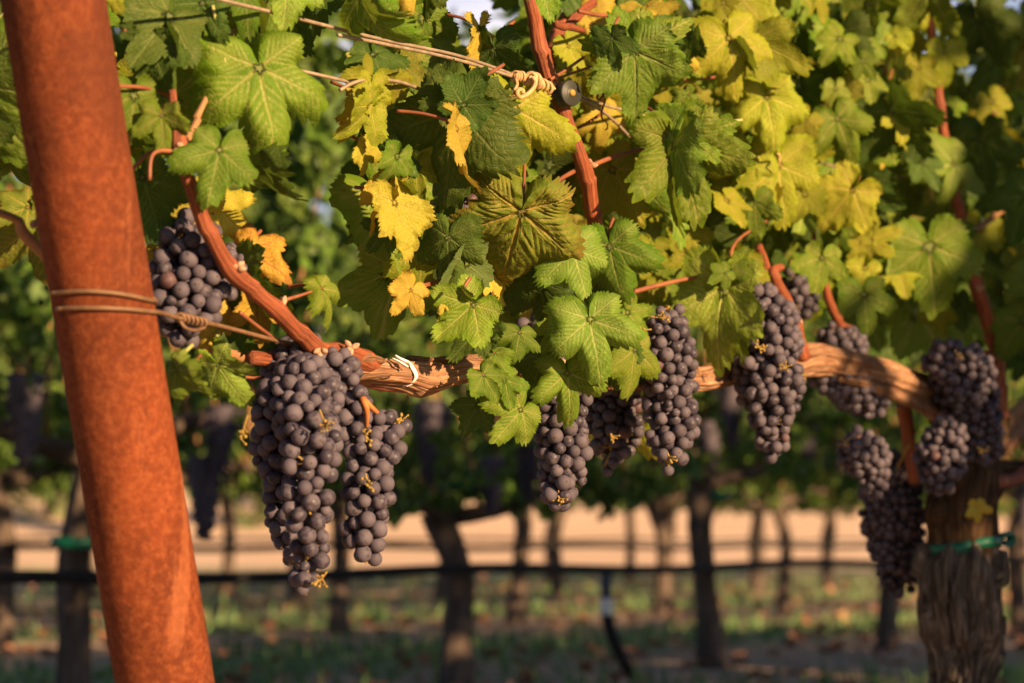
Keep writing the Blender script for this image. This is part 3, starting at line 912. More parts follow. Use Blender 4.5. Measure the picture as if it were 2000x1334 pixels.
# long thin leaf stalks that show by themselves
for L in ([(1158, 322, 5, .024), (1200, 306, 4.5, .026), (1250, 292, 4, .03), (1330, 274, 4, .04)],
          [(1075, 155, 3.5, .02), (1100, 140, 3, .02), (1140, 112, 3, .025)], [(1085, 155, 3, .0), (1120, 142, 3, .0), (1155, 130, 3, .0)],
          [(950, 208, 4.5, .03), (985, 195, 5, .028), (1010, 188, 5, .025)], [(1238, 570, 5, .0), (1290, 556, 4.5, .01), (1340, 545, 4, .02), (1382, 538, 4, .03)],
          [(1130, 250, 3, -.01), (1155, 235, 3, .0), (1175, 222, 3, .0)], [(800, 560, 4, .02), (835, 556, 4.5, .015), (880, 543, 5, .005), (925, 535, 5, -.02)],
          [(560, 585, 4, .03), (592, 575, 3, .03), (630, 562, 2.6, .03)], [(468, 610, 4, .022), (520, 650, 4, .02), (560, 675, 4, .015)],
          [(225, 168, 4, .0), (270, 170, 4, .0), (310, 178, 4, .0), (340, 190, 5, .0)], [(258, 332, 4, .0), (290, 300, 4, .01), (320, 295, 4, .015), (352, 300, 6, .03)],
          [(292, 352, 4, .03), (295, 310, 4, .03), (310, 295, 4, .03), (345, 296, 6, .033)],
          [(1080, 368, 4, .03), (1095, 350, 4, .026), (1120, 335, 5, .022)], [(1130, 22, 4, .02), (1180, 30, 4, .02), (1240, 22, 3.5, .02)],
          [(350, 720, 3, .01), (380, 705, 3, .0), (395, 690, 4, -.02)], [(468, 735, 3, .0), (500, 738, 3, .0), (540, 735, 3, -.01)],
          [(930, 620, 4, .01), (945, 635, 4, .0), (960, 650, 4, .0)], [(1420, 520, 4, .03), (1440, 470, 3, .02), (1500, 430, 3, .0)],
          [(1460, 600, 3, .02), (1440, 590, 3, .02), (1425, 560, 3, .025), (1416, 535, 3, .03)],
          [(1300, 155, 3, .0), (1360, 155, 3, -.02), (1400, 150, 3, -.03)]):
    P, r = px_path(L); b = MB(); b.tube(P, r, 8, step=.003); b.build('leaf_stalk', STALK, vine, vo_)
# tendrils
for L, mt in (([(415, 10), (430, 80), (438, 105), (440, 122), (452, 134), (460, 137)], STALKG),
              ([(1172, 165), (1178, 185), (1170, 195), (1166, 188), (1175, 180), (1182, 195), (1176, 215), (1175, 230), (1185, 240), (1186, 250), (1182, 254)], STALK),
              ([(1518, 300), (1524, 305), (1522, 316), (1528, 330)], TENDRIL), ([(890, 120), (893, 150), (880, 185), (882, 205)], STALKG)):
    P = [at(x, y, .03) for x, y in L]; b = MB(); b.tube(P, np.linspace(.0013, .0006, len(P)), 6, step=.002); b.build('tendril', mt, vine, vo_)

# ------------------------------------------------------------------ leaves placed one by one
# (stem x, y, tip x, y, metres in front of the row, pitch, roll, kind, options)
H = [
 (506, 132, 528, 320, .045, 12, -18, 'g', dict(seed=1, fold=.10)),
 (429, 292, 402, 404, .060, 18, -6, 'g', dict(seed=2)),
 (315, 225, 322, 302, .030, 12, 8, 'g', dict(seed=3)),
 (491, 296, 545, 418, .030, 0, 62, 'd', dict(seed=4, fold=.3)),
 (395, 5, 345, 110, .020, 5, 20, 'd', dict(seed=5)),
 (300, 95, 330, 178, .005, 8, 25, 'd', dict(seed=6)),
 (470, -50, 485, 60, .03, 20, -10, 'g', dict(seed=7)),
 (560, -60, 545, 50, .05, 25, -20, 'l', dict(seed=8)),
 (215, -30, 232, 25, .0, 10, 10, 'o', dict(seed=1)),
 (290, 10, 262, 70, .0, 15, -10, 'o', dict(seed=2)),
 (245, 60, 275, 60, .0, 10, 20, 'd', dict(seed=5)),
 (400, 415, 320, 400, -.02, 15, 0, 'y', dict(seed=3)),
 (420, 400, 480, 465, -.03, 10, -12, 'y', dict(seed=4)),
 (278, 345, 318, 470, -.02, 0, 22, 'd', dict(seed=6)),
 (330, 380, 360, 345, -.03, 10, 20, 'd', dict(seed=7)),
 (300, 490, 290, 515, -.04, 0, 10, 'y', dict(seed=5)),
 (-40, 160, 52, 372, -.10, -5, 35, 'l', dict(seed=7)),
 (20, 300, 40, 370, -.12, 0, 30, 'g', dict(seed=2)),
 (72, 435, 82, 590, -.10, -8, 30, 'r', dict(seed=3)),
 (55, 405, -10, 440, -.10, 20, 20, 'r', dict(seed=5)),
 (-60, 250, -10, 350, -.12, 5, 20, 'd', dict(seed=1)),
 (485, 490, 568, 548, .0, 5, -25, 'a', dict(seed=8)),
 (452, 545, 478, 720, -.01, -5, 30, 'd', dict(seed=1)),
 (500, 590, 502, 680, .005, 10, -20, 'a', dict(seed=2, wid=.8)),
 (415, 585, 400, 690, -.02, 10, -10, 'y', dict(seed=6, wid=.7)),
 (628, 562, 668, 632, .03, 0, -58, 'g', dict(seed=3, fold=.5)),
 (345, 722, 402, 770, .02, 20, 50, 'l', dict(seed=4, fold=.4)),
 (425, 712, 480, 808, -.005, -10, 28, 'l', dict(seed=5, wid=.75)),
 (893, 215, 832, 418, .055, -8, 22, 'd', dict(seed=2, ruffle=.09)),
 (905, 205, 945, 130, .065, 15, 10, 'd', dict(seed=8)),
 (885, 205, 848, 135, .05, 20, 10, 'd', dict(seed=4, fold=.5)),
 (1004, 210, 1002, 372, .015, 4, -14, 'o', dict(seed=4, sinus=.4)),
 (892, 250, 918, 380, .075, 0, -76, 'y', dict(seed=5, fold=.2, wid=.45)),
 (1018, 412, 985, 585, .070, -18, -8, 'r', dict(seed=6, puck=.045, ruffle=.08, wid=1.05)),
 (1120, 488, 1146, 585, .090, 4, -18, 'l', dict(seed=7, wid=1.1)),
 (1152, 623, 1176, 750, .105, 6, -6, 'l', dict(seed=1)),
 (1015, 650, 1004, 700, .075, 25, -10, 'g', dict(seed=8, wid=1.25)),
 (1108, 728, 1122, 830, .075, 4, -14, 'g', dict(seed=3)),
 (944, 732, 974, 784, .060, 10, -15, 'g', dict(seed=5)),
 (965, 690, 985, 720, .06, 40, 0, 'g', dict(seed=6, ruffle=.15)),
 (1018, 800, 955, 862, .050, 18, -16, 'g', dict(seed=2)),
 (1240, 682, 1232, 784, .05, 0, -30, 'g', dict(seed=4, wid=.8)),
 (1225, 770, 1255, 915, -.07, -10, 20, 'o', dict(seed=7)),
 (1190, 480, 1214, 600, .055, 0, 10, 'g', dict(seed=4)),
 (876, 463, 868, 572, .030, -5, 28, 'd', dict(seed=7)),
 (1060, 560, 1040, 680, .030, -10, 25, 'd', dict(seed=3)),
 (1160, 560, 1130, 640, .025, -10, 20, 'd', dict(seed=1)),
 (990, 520, 985, 620, .020, -5, 25, 'd', dict(seed=2)),
 (770, 395, 808, 512, .030, 0, -38, 'y', dict(seed=6, fold=.05, wid=.8)),
 (760, 350, 722, 460, .02, 5, -30, 'y', dict(seed=2, wid=.5)),
 (803, 566, 765, 615, .050, 8, -20, 'y', dict(seed=1)),
 (865, 590, 885, 612, .04, 10, -20, 'y', dict(seed=3)),
 (925, 595, 848, 668, .060, 5, 12, 'g', dict(seed=6, fold=.35)),
 (905, 570, 925, 600, .07, 0, 60, 'g', dict(seed=4, fold=.5)),
 (935, 640, 880, 710, .045, 0, 30, 'd', dict(seed=7)),
 (705, 200, 690, 282, .01, 5, -62, 'y', dict(seed=7)),
 (712, 285, 708, 345, .01, 5, -55, 'y', dict(seed=4)),
 (700, -10, 750, 132, .060, -8, 58, 'g', dict(seed=2, fold=.25)),
 (800, -40, 805, 30, -.02, 10, -20, 'y', dict(seed=5)),
 (838, -20, 830, 40, -.03, 0, 30, 'd', dict(seed=8)),
 (935, 55, 938, 138, -.01, 5, -60, 'y', dict(seed=2)),
 (965, 95, 962, 205, .0, -5, 25, 'd', dict(seed=3)),
 (1055, -40, 1068, 42, .05, 20, -15, 'g', dict(seed=6)),
 (1238, 100, 1262, 245, .080, -6, -20, 'l', dict(seed=6, puck=.025)),
 (1228, 95, 1130, 75, .070, 15, -10, 'g', dict(seed=5)),
 (1195, 75, 1205, 140, .085, -10, 22, 'd', dict(seed=1)),
 (1250, 100, 1345, 25, .070, -18, -14, 'l', dict(seed=8, puck=.045, wid=.9)),
 (1275, 85, 1345, 120, .055, -30, 20, 'd', dict(seed=3)),
 (1335, 225, 1295, 262, .075, 20, 10, 'g', dict(seed=4)),
 (1345, 185, 1310, 210, .06, 20, 20, 'g', dict(seed=9)),
 (1324, 276, 1368, 445, .080, -4, -18, 'g', dict(seed=3, puck=.03)),
 (1335, 270, 1440, 232, .085, -10, -20, 'g', dict(seed=5, puck=.025, wid=.85)),
 (1318, 280, 1262, 445, .085, -5, 52, 'l', dict(seed=8, fold=.1, wid=.7)),
 (1300, 280, 1272, 345, .02, 5, -20, 'y', dict(seed=1)),
 (1175, 220, 1180, 300, -.03, 5, -20, 'y', dict(seed=2)),
 (1110, 90, 1140, 150, -.03, 5, -30, 'o', dict(seed=7)),
 (1195, 330, 1262, 440, .0, 0, -14, 'o', dict(seed=5)),
 (1235, 320, 1300, 430, .01, 0, 20, 'g', dict(seed=6)),
 (1150, 30, 1215, 60, -.03, 0, -20, 'y', dict(seed=6)),
 (1335, 110, 1330, 160, .0, 5, -10, 'y', dict(seed=8)),
 (1423, 74, 1448, 195, .03, 2, -18, 'o', dict(seed=1)),
 (1470, 78, 1582, 132, .04, 10, -12, 'o', dict(seed=4, wid=.7)),
 (1497, 188, 1515, 300, .03, 4, -16, 'o', dict(seed=6)),
 (1635, 231, 1672, 322, .03, 4, -10, 'g', dict(seed=2)),
 (1575, 235, 1540, 285, .02, 4, -20, 'o', dict(seed=8)),
 (1640, 60, 1600, 180, .0, 0, 22, 'd', dict(seed=5)),
 (1660, 110, 1650, 175, -.02, 0, -20, 'o', dict(seed=3)),
 (1815, -30, 1868, 78, .04, 5, 12, 'g', dict(seed=3)),
 (1845, 100, 1848, 170, .03, 5, -22, 'o', dict(seed=7)),
 (1795, 130, 1790, 200, .01, 5, -22, 'o', dict(seed=4)),
 (1765, 20, 1780, 110, .0, 0, -30, 'o', dict(seed=2)),
 (1913, 42, 1955, 145, .02, -6, 28, 'd', dict(seed=8)),
 (1915, 270, 1925, 378, .02, -4, 25, 'd', dict(seed=1)),
 (1740, 215, 1800, 330, .03, -8, 22, 'd', dict(seed=4)),
 (1865, 320, 1775, 345, .04, 25, 5, 'l', dict(seed=5)),
 (1520, 322, 1540, 448, .02, 2, -16, 'o', dict(seed=7)),
 (1465, 300, 1455, 400, .0, 2, -14, 'o', dict(seed=2)),
 (1475, 395, 1480, 470, .02, 2, 8, 'g', dict(seed=3)),
 (1666, 370, 1602, 452, .04, 4, -6, 'o', dict(seed=6)),
 (1680, 368, 1760, 420, .03, -6, 25, 'd', dict(seed=8)),
 (1814, 479, 1832, 622, .05, 0, -10, 'g', dict(seed=2, wid=1.1)),
 (1815, 478, 1905, 540, .04, -10, 25, 'd', dict(seed=6)),
 (1700, 470, 1760, 445, .02, 5, -20, 'o', dict(seed=3)),
 (1606, 502, 1592, 572, .05, 14, -6, 'g', dict(seed=4)),
 (1687, 574, 1695, 655, .05, 8, -14, 'g', dict(seed=1)),
 (1418, 533, 1384, 552, .060, 20, -6, 'g', dict(seed=5)),
 (1425, 528, 1460, 485, .060, 15, -10, 'g', dict(seed=7)),
 (1414, 562, 1386, 735, .050, -6, 18, 'l', dict(seed=8, fold=.3, wid=.8)),
 (1420, 575, 1450, 712, .050, 0, 10, 'g', dict(seed=2, wid=.55)),
 (1455, 520, 1452, 590, .02, 5, -16, 'o', dict(seed=6)),
 (1340, 490, 1350, 540, -.01, 2, -6, 'o', dict(seed=4)),
 (2000, 625, 1945, 700, .06, 0, 20, 'g', dict(seed=4)),
 (2005, 545, 1965, 595, .06, 10, 10, 'g', dict(seed=6)),
 (2010, 380, 1965, 480, .06, 0, 18, 'd', dict(seed=3)),
 (1870, 590, 1880, 650, -.02, 0, 20, 'd', dict(seed=5)),
 (1280, 560, 1265, 600, -.03, 5, -20, 'o', dict(seed=5)),
 (1062, 690, 1035, 775, .045, 0, 20, 'd', dict(seed=10)),
 (1195, 668, 1200, 762, .030, 0, 15, 'd', dict(seed=11)),
 (985, 742, 1000, 800, .045, 5, -5, 'g', dict(seed=12)),
 (935, 790, 900, 850, .01, 0, 25, 'd', dict(seed=9)),
 (1262, 690, 1275, 770, .02, 0, 20, 'd', dict(seed=13)),
 (1085, 640, 1062, 690, .06, 20, 10, 'g', dict(seed=11)),
 (1225, 610, 1262, 655, .05, 5, -10, 'g', dict(seed=10)),
]
KIND_LABEL = {'y': 'yellow leaf', 'a': 'yellow leaf with brown red edges', 'r': 'green leaf scorched brown at its edges', 'l': 'pale green leaf'}
def place_leaf(h, mat_key=None):
    jx, jy, tx, ty, off, pitch, roll, kind, opt = h
    opt = dict(opt)
    seed = opt.pop('seed'); opt.pop('sinus', None)
    J = at(jx, jy, off); dpt = depth(J)
    d2 = np.array([tx - jx, -(ty - jy)], float); L = np.linalg.norm(d2); d2 /= L
    t = CX * d2[0] + CU * d2[1]; n = nrm(CAMP - J)
    t = nrm(t - n * np.dot(t, n))
    s = np.cross(t, n)
    a = R(roll); n1 = n * math.cos(a) + s * math.sin(a)
    a = R(pitch); t2 = t * math.cos(a) + n1 * math.sin(a); n2 = n1 * math.cos(a) - t * math.sin(a)
    size = L * dpt / FPX / max(.5, math.cos(R(pitch)))
    M = basis(t2, n2)
    return J, M, size, seed, kind, opt

hero = H[:100]
rest = H[100:]
leaf_i = 0
def leaf_object(h, stalk=True):
    global leaf_i
    J, M, size, seed, kind, opt = place_leaf(h)
    b = MB()
    o2 = dict(fold=rng.uniform(-.05, .42), droop=rng.uniform(-.1, .5), side=rng.uniform(-.1, .35), ruffle=rng.uniform(.05, .13), curl=rng.choice([0, 0, .5, 1.2]))
    o2.update(opt)
    leaf_into(b, M, size, seed, rng.random(), 320, 18, vseed=leaf_i + seed, **o2)
    b.v[-1] = b.v[-1] + J
    lo = b.build('leaf', LEAF[kind], vine, J, J - vo_)
    if kind in KIND_LABEL: lo['label'] = KIND_LABEL[kind]
    leaf_i += 1
    if stalk:
        t, n = M[:3, 1], M[:3, 2]
        p = [J - n * .0012, J - t * size * .12 - n * size * .10, J - t * size * .30 - n * size * .45 + np.array([0, 0, .0]), J - t * size * .42 - n * size * .85]
        b = MB(); b.tube(p, [.0016, .0014, .0013, .0015], 8, step=.003)
        b.build('leaf_stalk', STALKG if kind in 'l' else STALK, lo, J)
    return lo
for h in hero:
    leaf_object(h)

# the rest of the leaves: a mass behind and above those (one part each kind)
def ylow(px):
    return float(np.interp(px, [200, 330, 331, 640, 641, 700, 720, 760, 900, 1000, 1100, 1250, 1400, 1600, 1800, 2000, 2400], [330, 300, 110, 90, -60, -60, 520, 585, 640, 700, 690, 600, 590, 640, 690, 740, 760]))
mass = {k: MB() for k in 'gdoly'}
def mass_leaf(J, size, kind, facing, tipdir, nth, nr, seed):
    M = basis(tipdir, facing); M[:3, 3] = J
    leaf_into(mass[kind], M, size, seed, rng.random(), nth, nr, fold=rng.uniform(0, .35), droop=rng.uniform(0, .4), ruffle=rng.uniform(.03, .1))
def rnd_face(J, spread=.55):
    c = nrm(np.array([sx, sy, sz]) * .6 + nrm(CAMP - J) * .6 + np.array([0, 0, .15]))
    f = nrm(c + rng.normal(size=3) * spread)
    t = nrm(np.array([rng.normal() * .5, rng.normal() * .5, -1.0]))
    return f, t
for h in rest:
    J, M, size, seed, kind, opt = place_leaf(h)
    k2 = kind if kind in mass else 'g'
    Mx = M.copy(); Mx[:3, 3] = J
    leaf_into(mass[k2], Mx, size, seed, rng.random(), 240, 12, **opt)
KEEP = [(1040, 20, 45), (1052, 70, 45), (1070, 130, 45), (1090, 195, 55), (1110, 185, 55), (1130, 280, 50), (1145, 330, 50), (1155, 380, 40), (1020, 160, 60), (950, 130, 40),
        (890, 110, 40), (820, 95, 40), (1200, 305, 35), (1250, 292, 35), (1480, 290, 40), (1420, 270, 40), (1510, 540, 45), (1905, 570, 40), (1300, 630, 60), (1500, 640, 90), (1015, 410, 80), (1120, 490, 80), (1150, 650, 90)]
def near_leaf(px, py, off, kinds, pk, lo=.028, hi=.052, nth=200, nr=10):
    for kx, ky, kr in KEEP:
        if (px - kx) ** 2 + (py + 30 - ky) ** 2 < (kr + 55) ** 2: off = min(off, -.06)
    J = at(px, py, off); f, t = rnd_face(J, .75)
    mass_leaf(J, rng.uniform(lo, hi), rng.choice(list(kinds), p=pk), f, t, nth, nr, int(rng.integers(0, 14)))
for i in range(190):
    px = rng.uniform(690, 2050); py = rng.uniform(-60, 640)
    if py > ylow(px) - 60 or (860 < px < 1045 and py < 120): continue
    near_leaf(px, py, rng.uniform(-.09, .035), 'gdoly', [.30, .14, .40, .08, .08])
for i in range(34):
    px = rng.uniform(225, 600); py = rng.uniform(-50, 330)
    if py > ylow(px) - 30: continue
    near_leaf(px, py, rng.uniform(-.06, .02), 'gdo', [.5, .42, .08])
for i in range(130):
    px = rng.uniform(700, 1800); py = rng.uniform(-40, 560)
    if py > ylow(px) - 40 or (860 < px < 1045 and py < 120): continue
    near_leaf(px, py, rng.uniform(-.07, .045), 'gdol', [.36, .24, .28, .12], .022, .038)
n_in = 0
while n_in < 430:
    px = rng.uniform(690, 2350); py = rng.uniform(-330, 780)
    if px < 660 or py > ylow(px) - 40: continue
    if 850 < px < 1050 and py < 130: continue
    if 640 < px < 760 and py < 150: continue
    off = -rng.uniform(.05, .34)
    J = at(px, py, off)
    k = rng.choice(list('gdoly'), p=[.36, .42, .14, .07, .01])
    f, t = rnd_face(J)
    mass_leaf(J, rng.uniform(.045, .075), k, f, t, 110, 6, int(rng.integers(0, 14)))
    n_in += 1
for i in range(60):
    px = rng.uniform(215, 620); py = rng.uniform(-330, 300)
    if py > ylow(px) - 50: continue
    off = -rng.uniform(.03, .26)
    J = at(px, py, off); f, t = rnd_face(J)
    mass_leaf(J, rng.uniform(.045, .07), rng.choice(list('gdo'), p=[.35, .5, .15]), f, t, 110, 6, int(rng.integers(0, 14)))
for i in range(20):
    px = rng.uniform(-330, 30); py = rng.uniform(-330, 420)
    J = at(px, py, -rng.uniform(.05, .25)); f, t = rnd_face(J)
    mass_leaf(J, rng.uniform(.045, .07), rng.choice(list('gd')), f, t, 110, 6, int(rng.integers(0, 14)))
# above the picture the canopy goes on to its top
for i in range(520):
    a = rng.uniform(-.75, 1.9); z = rng.uniform(1.0, 1.65); off = rng.uniform(-.28, .12)
    if -.62 < a < .02 and z < 1.25 and rng.random() < .8: continue
    J = rowpt(a, off, z)
    q = J - CAMP; pyy = 667 - np.dot(q, CU) / np.dot(q, CF) * FPX
    if pyy > -260: continue
    f, t = rnd_face(J)
    if -.22 < a < .08 and z < 1.7: continue
    mass_leaf(J, rng.uniform(.05, .075), rng.choice(list('gdo'), p=[.5, .35, .15]), f, t, 36, 3, int(rng.integers(0, 14)))
for k, mb in mass.items():
    if mb.n:
        nm = {'g': 'green leaves', 'd': 'green leaves darkened for shade', 'o': 'olive yellow leaves', 'l': 'pale green leaves', 'y': 'yellow leaves'}[k]
        tag(mb.build('foliage', LEAF[k], vine, vo_), nm, None, None, 'stuff')

# ------------------------------------------------------------------ ties, withered leaf
c = at(785, 728)
wt_ = empty('white_tie', c, 'white plastic tape tied round the woody arm near its cut end', 'tie')
def band(px, py, rpx, axis, width, thick, mat, parent, org, tail=None):
    c = at(px, py); r_ = rpx * mpp(px, py)
    ax = nrm(axis); u = nrm(np.cross(ax, [0, 0, 1])); w = np.cross(ax, u)
    n = 48; V = []
    for j in range(n):
        t = 2 * math.pi * j / n
        dr = u * math.cos(t) + w * math.sin(t)
        k = r_ * (1 + .05 * math.sin(3 * t + 1) + .03 * math.sin(7 * t))
        for (h, e) in ((-1, 0), (1, 0), (1, 1), (-1, 1)):
            V.append(c + dr * (k + e * thick) + ax * (h * width / 2 + width * .25 * math.sin(2 * t)))
    q = []
    for j in range(n):
        a, b_ = j * 4, ((j + 1) % n) * 4
        for s in range(4):
            q.append((a + s, a + (s + 1) % 4, b_ + (s + 1) % 4, b_ + s))
    m_ = MB(); m_.add(V, q); return m_.build('band', mat, parent, org)
band(788, 729, 25.5, RD * 1.0 + np.array([0, 0, .25]), .0042, .0012, TIEW, wt_, c)
b = MB()
b.tube([at(772, 695, .012), at(784, 702, .016), at(797, 708, .018), at(800, 716, .018)], [.0024, .0026, .0028, .0012], 8, step=.002, flat=.4)
b.tube([at(766, 700, .012), at(782, 708, .017), at(794, 716, .018)], [.0016, .0022, .0024], 8, step=.002, flat=.4)
b.build('loose_end', TIEW, wt_, c)
c = at(1880, 1062)
gt = empty('green_tie', c, 'green plastic tape tied round the shaggy trunk at the right', 'tie')
band(1881, 1066, 66, np.array([-.06, 0, 1.0]), .012, .0022, TIEG, gt, c)
b = MB()
b.tube([at(1935, 1075, .03), at(1950, 1052, .035), at(1962, 1044, .035), at(1974, 1046, .034), at(1972, 1062, .032), at(1958, 1060, .03)], .0062, 10, step=.003, flat=.55)
b.build('knot', TIEG, gt, c)
c = at(1908, 1008, .06)
M = basis(-CU * 1 + CX * .15, nrm(CAMP - c) + np.array([.3, 0, .1]))
b = MB(); M[:3, 3] = c + CU * .012
leaf_into(b, M, .021, 4, .4, 240, 12, fold=.5, curl=.5, ruffle=.12)
tag(b.build('withered_leaf', LEAF['y'], None, c, c), 'small withered yellow leaf caught on the dark trunk above the green tie', 'leaf')

# ================================================================== GRAPES
SPH = sphere_geo(26, 16)
SPL = sphere_geo(10, 7)
sph_mb = MB(); sph_mb.add(SPH[0], SPH[1], SPH[2], lc=SPH[0])
SPHM = sph_mb.mesh('grape'); SPHM.materials.append(GRAPE)

def pack(nodes, off, d, seed, fill=.58):
    """berry centres packed inside the chain of balls that the bunch fills"""
    r_ = np.random.default_rng(seed)
    C, rr = [], []
    for nd in nodes:
        o = nd[3] if len(nd) > 3 else off
        p = at(nd[0], nd[1], o); C.append(p); rr.append(nd[2] * mpp(nd[0], nd[1], o))
    C, rr = np.array(C), np.array(rr)
    # dense chain
    CC, RR = [C[0]], [rr[0]]
    for i in range(len(C) - 1):
        if len(nodes[i + 1]) > 4: CC.append(C[i + 1]); RR.append(rr[i + 1]); continue      # starts a new lobe
        for t in np.linspace(0, 1, 7)[1:]:
            CC.append(C[i] * (1 - t) + C[i + 1] * t); RR.append(rr[i] * (1 - t) + rr[i + 1] * t)
    RR = list(np.array(RR) * r_.uniform(.84, 1.13, len(RR)))
    CC = [c_ + r_.normal(size=3) * .0022 for c_ in CC]
    CC, RR = np.array(CC), np.maximum(np.array(RR) - d * .42, d * .06)
    lo, hi = (CC - RR[:, None]).min(0), (CC + RR[:, None]).max(0)
    def inside(P): return ((np.linalg.norm(P[:, None] - CC[None], axis=2) - RR[None]).min(1))
    S = r_.uniform(lo, hi, (6000, 3)); ins = inside(S) < 0
    vol = np.prod(hi - lo) * ins.mean()
    # outer skin counts as volume as well, for berries poke out by half
    area = vol * 3 / max(np.mean(RR), d * .3)
    n = max(4, int(fill * (vol + area * d * .35) / (math.pi / 6 * d ** 3)))
    S = S[ins]
    P = S[r_.choice(len(S), min(n, len(S)), replace=False)].copy()
    D = d * r_.uniform(.80, 1.13, len(P))
    small = r_.random(len(P)) < .06
    D[small] *= r_.uniform(.62, .85, small.sum())
    for it in range(90):
        df = P[:, None] - P[None]; ds = np.linalg.norm(df, axis=2) + np.eye(len(P)) * 9
        want = (D[:, None] + D[None]) * .5 * .97
        ov = np.clip(want - ds, 0, None)
        mv = (df / ds[..., None] * (ov * .5)[..., None]).sum(1)
        P = P + mv * .7
        dist = np.linalg.norm(P[:, None] - CC[None], axis=2) - RR[None]
        k = dist.argmin(1); ex = dist[np.arange(len(P)), k]
        w = np.clip(ex, 0, None)
        P = P - (P - CC[k]) / np.maximum(np.linalg.norm(P - CC[k], axis=1), 1e-6)[:, None] * (w * .6)[:, None]
    k = np.linalg.norm(P[:, None] - CC[None], axis=2).argmin(1)
    axis = CC[k]
    return P, D, axis, CC

def quat_to(z):
    return Vector(z).to_track_quat('Z', 'X')

def bunch(label, nodes, off=0.03, d=.0119, seed=0, top=None, twigs=(), fill=.52, singles=100, stem_mat=None, group=None):
    P, D, AX, CC = pack(nodes, off, d, seed, fill)
    r_ = np.random.default_rng(seed + 5)
    base = at(*(top if top else (nodes[0][0], nodes[0][1] - nodes[0][2] - 10, off - .01)))
    root = empty('grape_bunch', base, label, 'grapes', group)
    # stem: a central stalk with a twig to each berry
    b = MB()
    st = [base]
    for c_ in CC[::3]: st.append(c_ * 1.0)
    b.tube(st[:2], [.0022, .002], 8, step=.003)
    for a_, c_ in zip(st[1:-1], st[2:]):
        if np.linalg.norm(a_ - c_) < .06: b.tube([a_, c_], [.0017, .0015], 6, step=.01)
    for p, ax_, dd in zip(P, AX, D):
        e = p + nrm(ax_ - p + 1e-6) * dd * .45
        b.tube([ax_ * .7 + e * .3, e], [.0008, .0009], 5, step=.02, cap=False)
    b.build('stem', stem_mat or RACHIS, root, base)
    # dry twigs with tiny shot berries, where the photo shows them
    for (tx, ty, to, ln, dirx, diry) in twigs:
        b = MB()
        o0 = at(tx, ty, to); m_ = mpp(tx, ty, to)
        ctr = o0 + (CX * dirx - CU * diry) * ln * m_
        b.tube([o0 - (CX * dirx - CU * diry) * ln * m_ * .8, o0, ctr], [.0008, .0007, .0005], 6, step=.002)
        for k in range(9):
            q0 = o0 + (ctr - o0) * r_.uniform(0, 1)
            dr = nrm(r_.normal(size=3) + (CX * dirx - CU * diry) * .8 - CF * .6)
            q1 = q0 + dr * r_.uniform(.003, .007)
            b.tube([q0, (q0 + q1) / 2 + r_.normal(size=3) * .0006, q1], [.0005, .00045, .0004], 5, step=.002)
            b.add(SPL[0] * r_.uniform(.0006, .0013) + q1, SPL[1], SPL[2])
        b.build('dry_twig', RACHIS, root, base)
    order = np.argsort(np.array([depth(p) for p in P]) - .0 * D)
    joined = MB()
    for r_i, i in enumerate(order):
        z = nrm((P[i] - AX[i]) * np.array([1, 1, 1.0]) + np.array([0, 0, -.25]) * d + r_.normal(size=3) * .0014)
        qt = quat_to(z)
        qt = qt @ Matrix.Rotation(r_.uniform(0, 6.28), 3, 'Z').to_quaternion()
        s = D[i] / 2 * 1.01
        if r_i < singles:
            o = bpy.data.objects.new('grape', SPHM); COL.objects.link(o)
            o.parent = root
            o.location = P[i] - base
            o.rotation_mode = 'QUATERNION'; o.rotation_quaternion = qt
            o.scale = (s * r_.uniform(.97, 1.02), s * r_.uniform(.97, 1.02), s * r_.uniform(.98, 1.06))
        else:
            Rm = np.array(qt.to_matrix())
            joined.add(SPL[0] * s @ Rm.T + P[i], SPL[1], SPL[2], lc=SPL[0], rnd=r_.random())
    if joined.n:
        tag(joined.build('grapes', GRAPE, root, base), None, None, None, 'stuff')
    return root

big_bunch = bunch('largest bunch of purple grapes, two lobed, hanging below the cut end of the woody arm',
      [(600, 690, 46, -.012), (585, 735, 68, .012), (600, 785, 70, .045), (605, 845, 62, .055), (608, 905, 50, .060), (604, 965, 45, .060), (606, 1020, 43, .056), (612, 1075, 40, .053), (605, 1125, 38, .048), (598, 1162, 28, .042),
       (545, 765, 50, .018, 1), (540, 830, 52, .012), (546, 900, 46, .006), (558, 970, 42, .006), (566, 1030, 38, .008), (580, 1090, 32, .018),
       (655, 745, 54, .035, 1), (688, 800, 44, .045), (692, 850, 34, .045), (735, 850, 50, .050, 1), (720, 905, 47, .057), (718, 970, 47, .057), (718, 1030, 43, .055), (714, 1070, 33, .05),
       (768, 815, 30, .05, 1), (775, 850, 22, .05), (664, 835, 30, .0, 1), (660, 880, 26, .0), (652, 915, 20, .0)],
      .035, .0117, 1, (640, 700, .0), [(630, 815, .085, 26, .3, .7), (478, 830, .06, 26, -.3, .9), (768, 825, .06, 22, .8, -.2), (712, 848, .075, 14, .3, .8), (716, 935, .075, 14, .2, .9), (632, 1125, .07, 16, -.5, .7), (724, 1088, .04, 10, .4, .6)], fill=.53)
b = MB()
for L in ([(684, 738, 5, .012), (695, 760, 5, .04), (708, 780, 7, .058), (716, 800, 6, .062), (716, 835, 4, .055)], [(708, 778, 6, .058), (730, 800, 5, .06), (750, 817, 4, .055), (768, 822, 3, .05)]):
    P, r = px_path(L); b.tube(P, r, 10, step=.003)
b.build('stem', RACHISR, big_bunch, np.array(big_bunch.location))
bunch('bunch of grapes hanging between the rusty post and the red cane', [(372, 440, 42), (370, 500, 68), (368, 560, 78), (362, 610, 60), (365, 648, 24), (440, 520, 50, -.01, 1), (430, 560, 40, -.01)], .0, .0121, 2, (400, 430, .0), fill=.53)
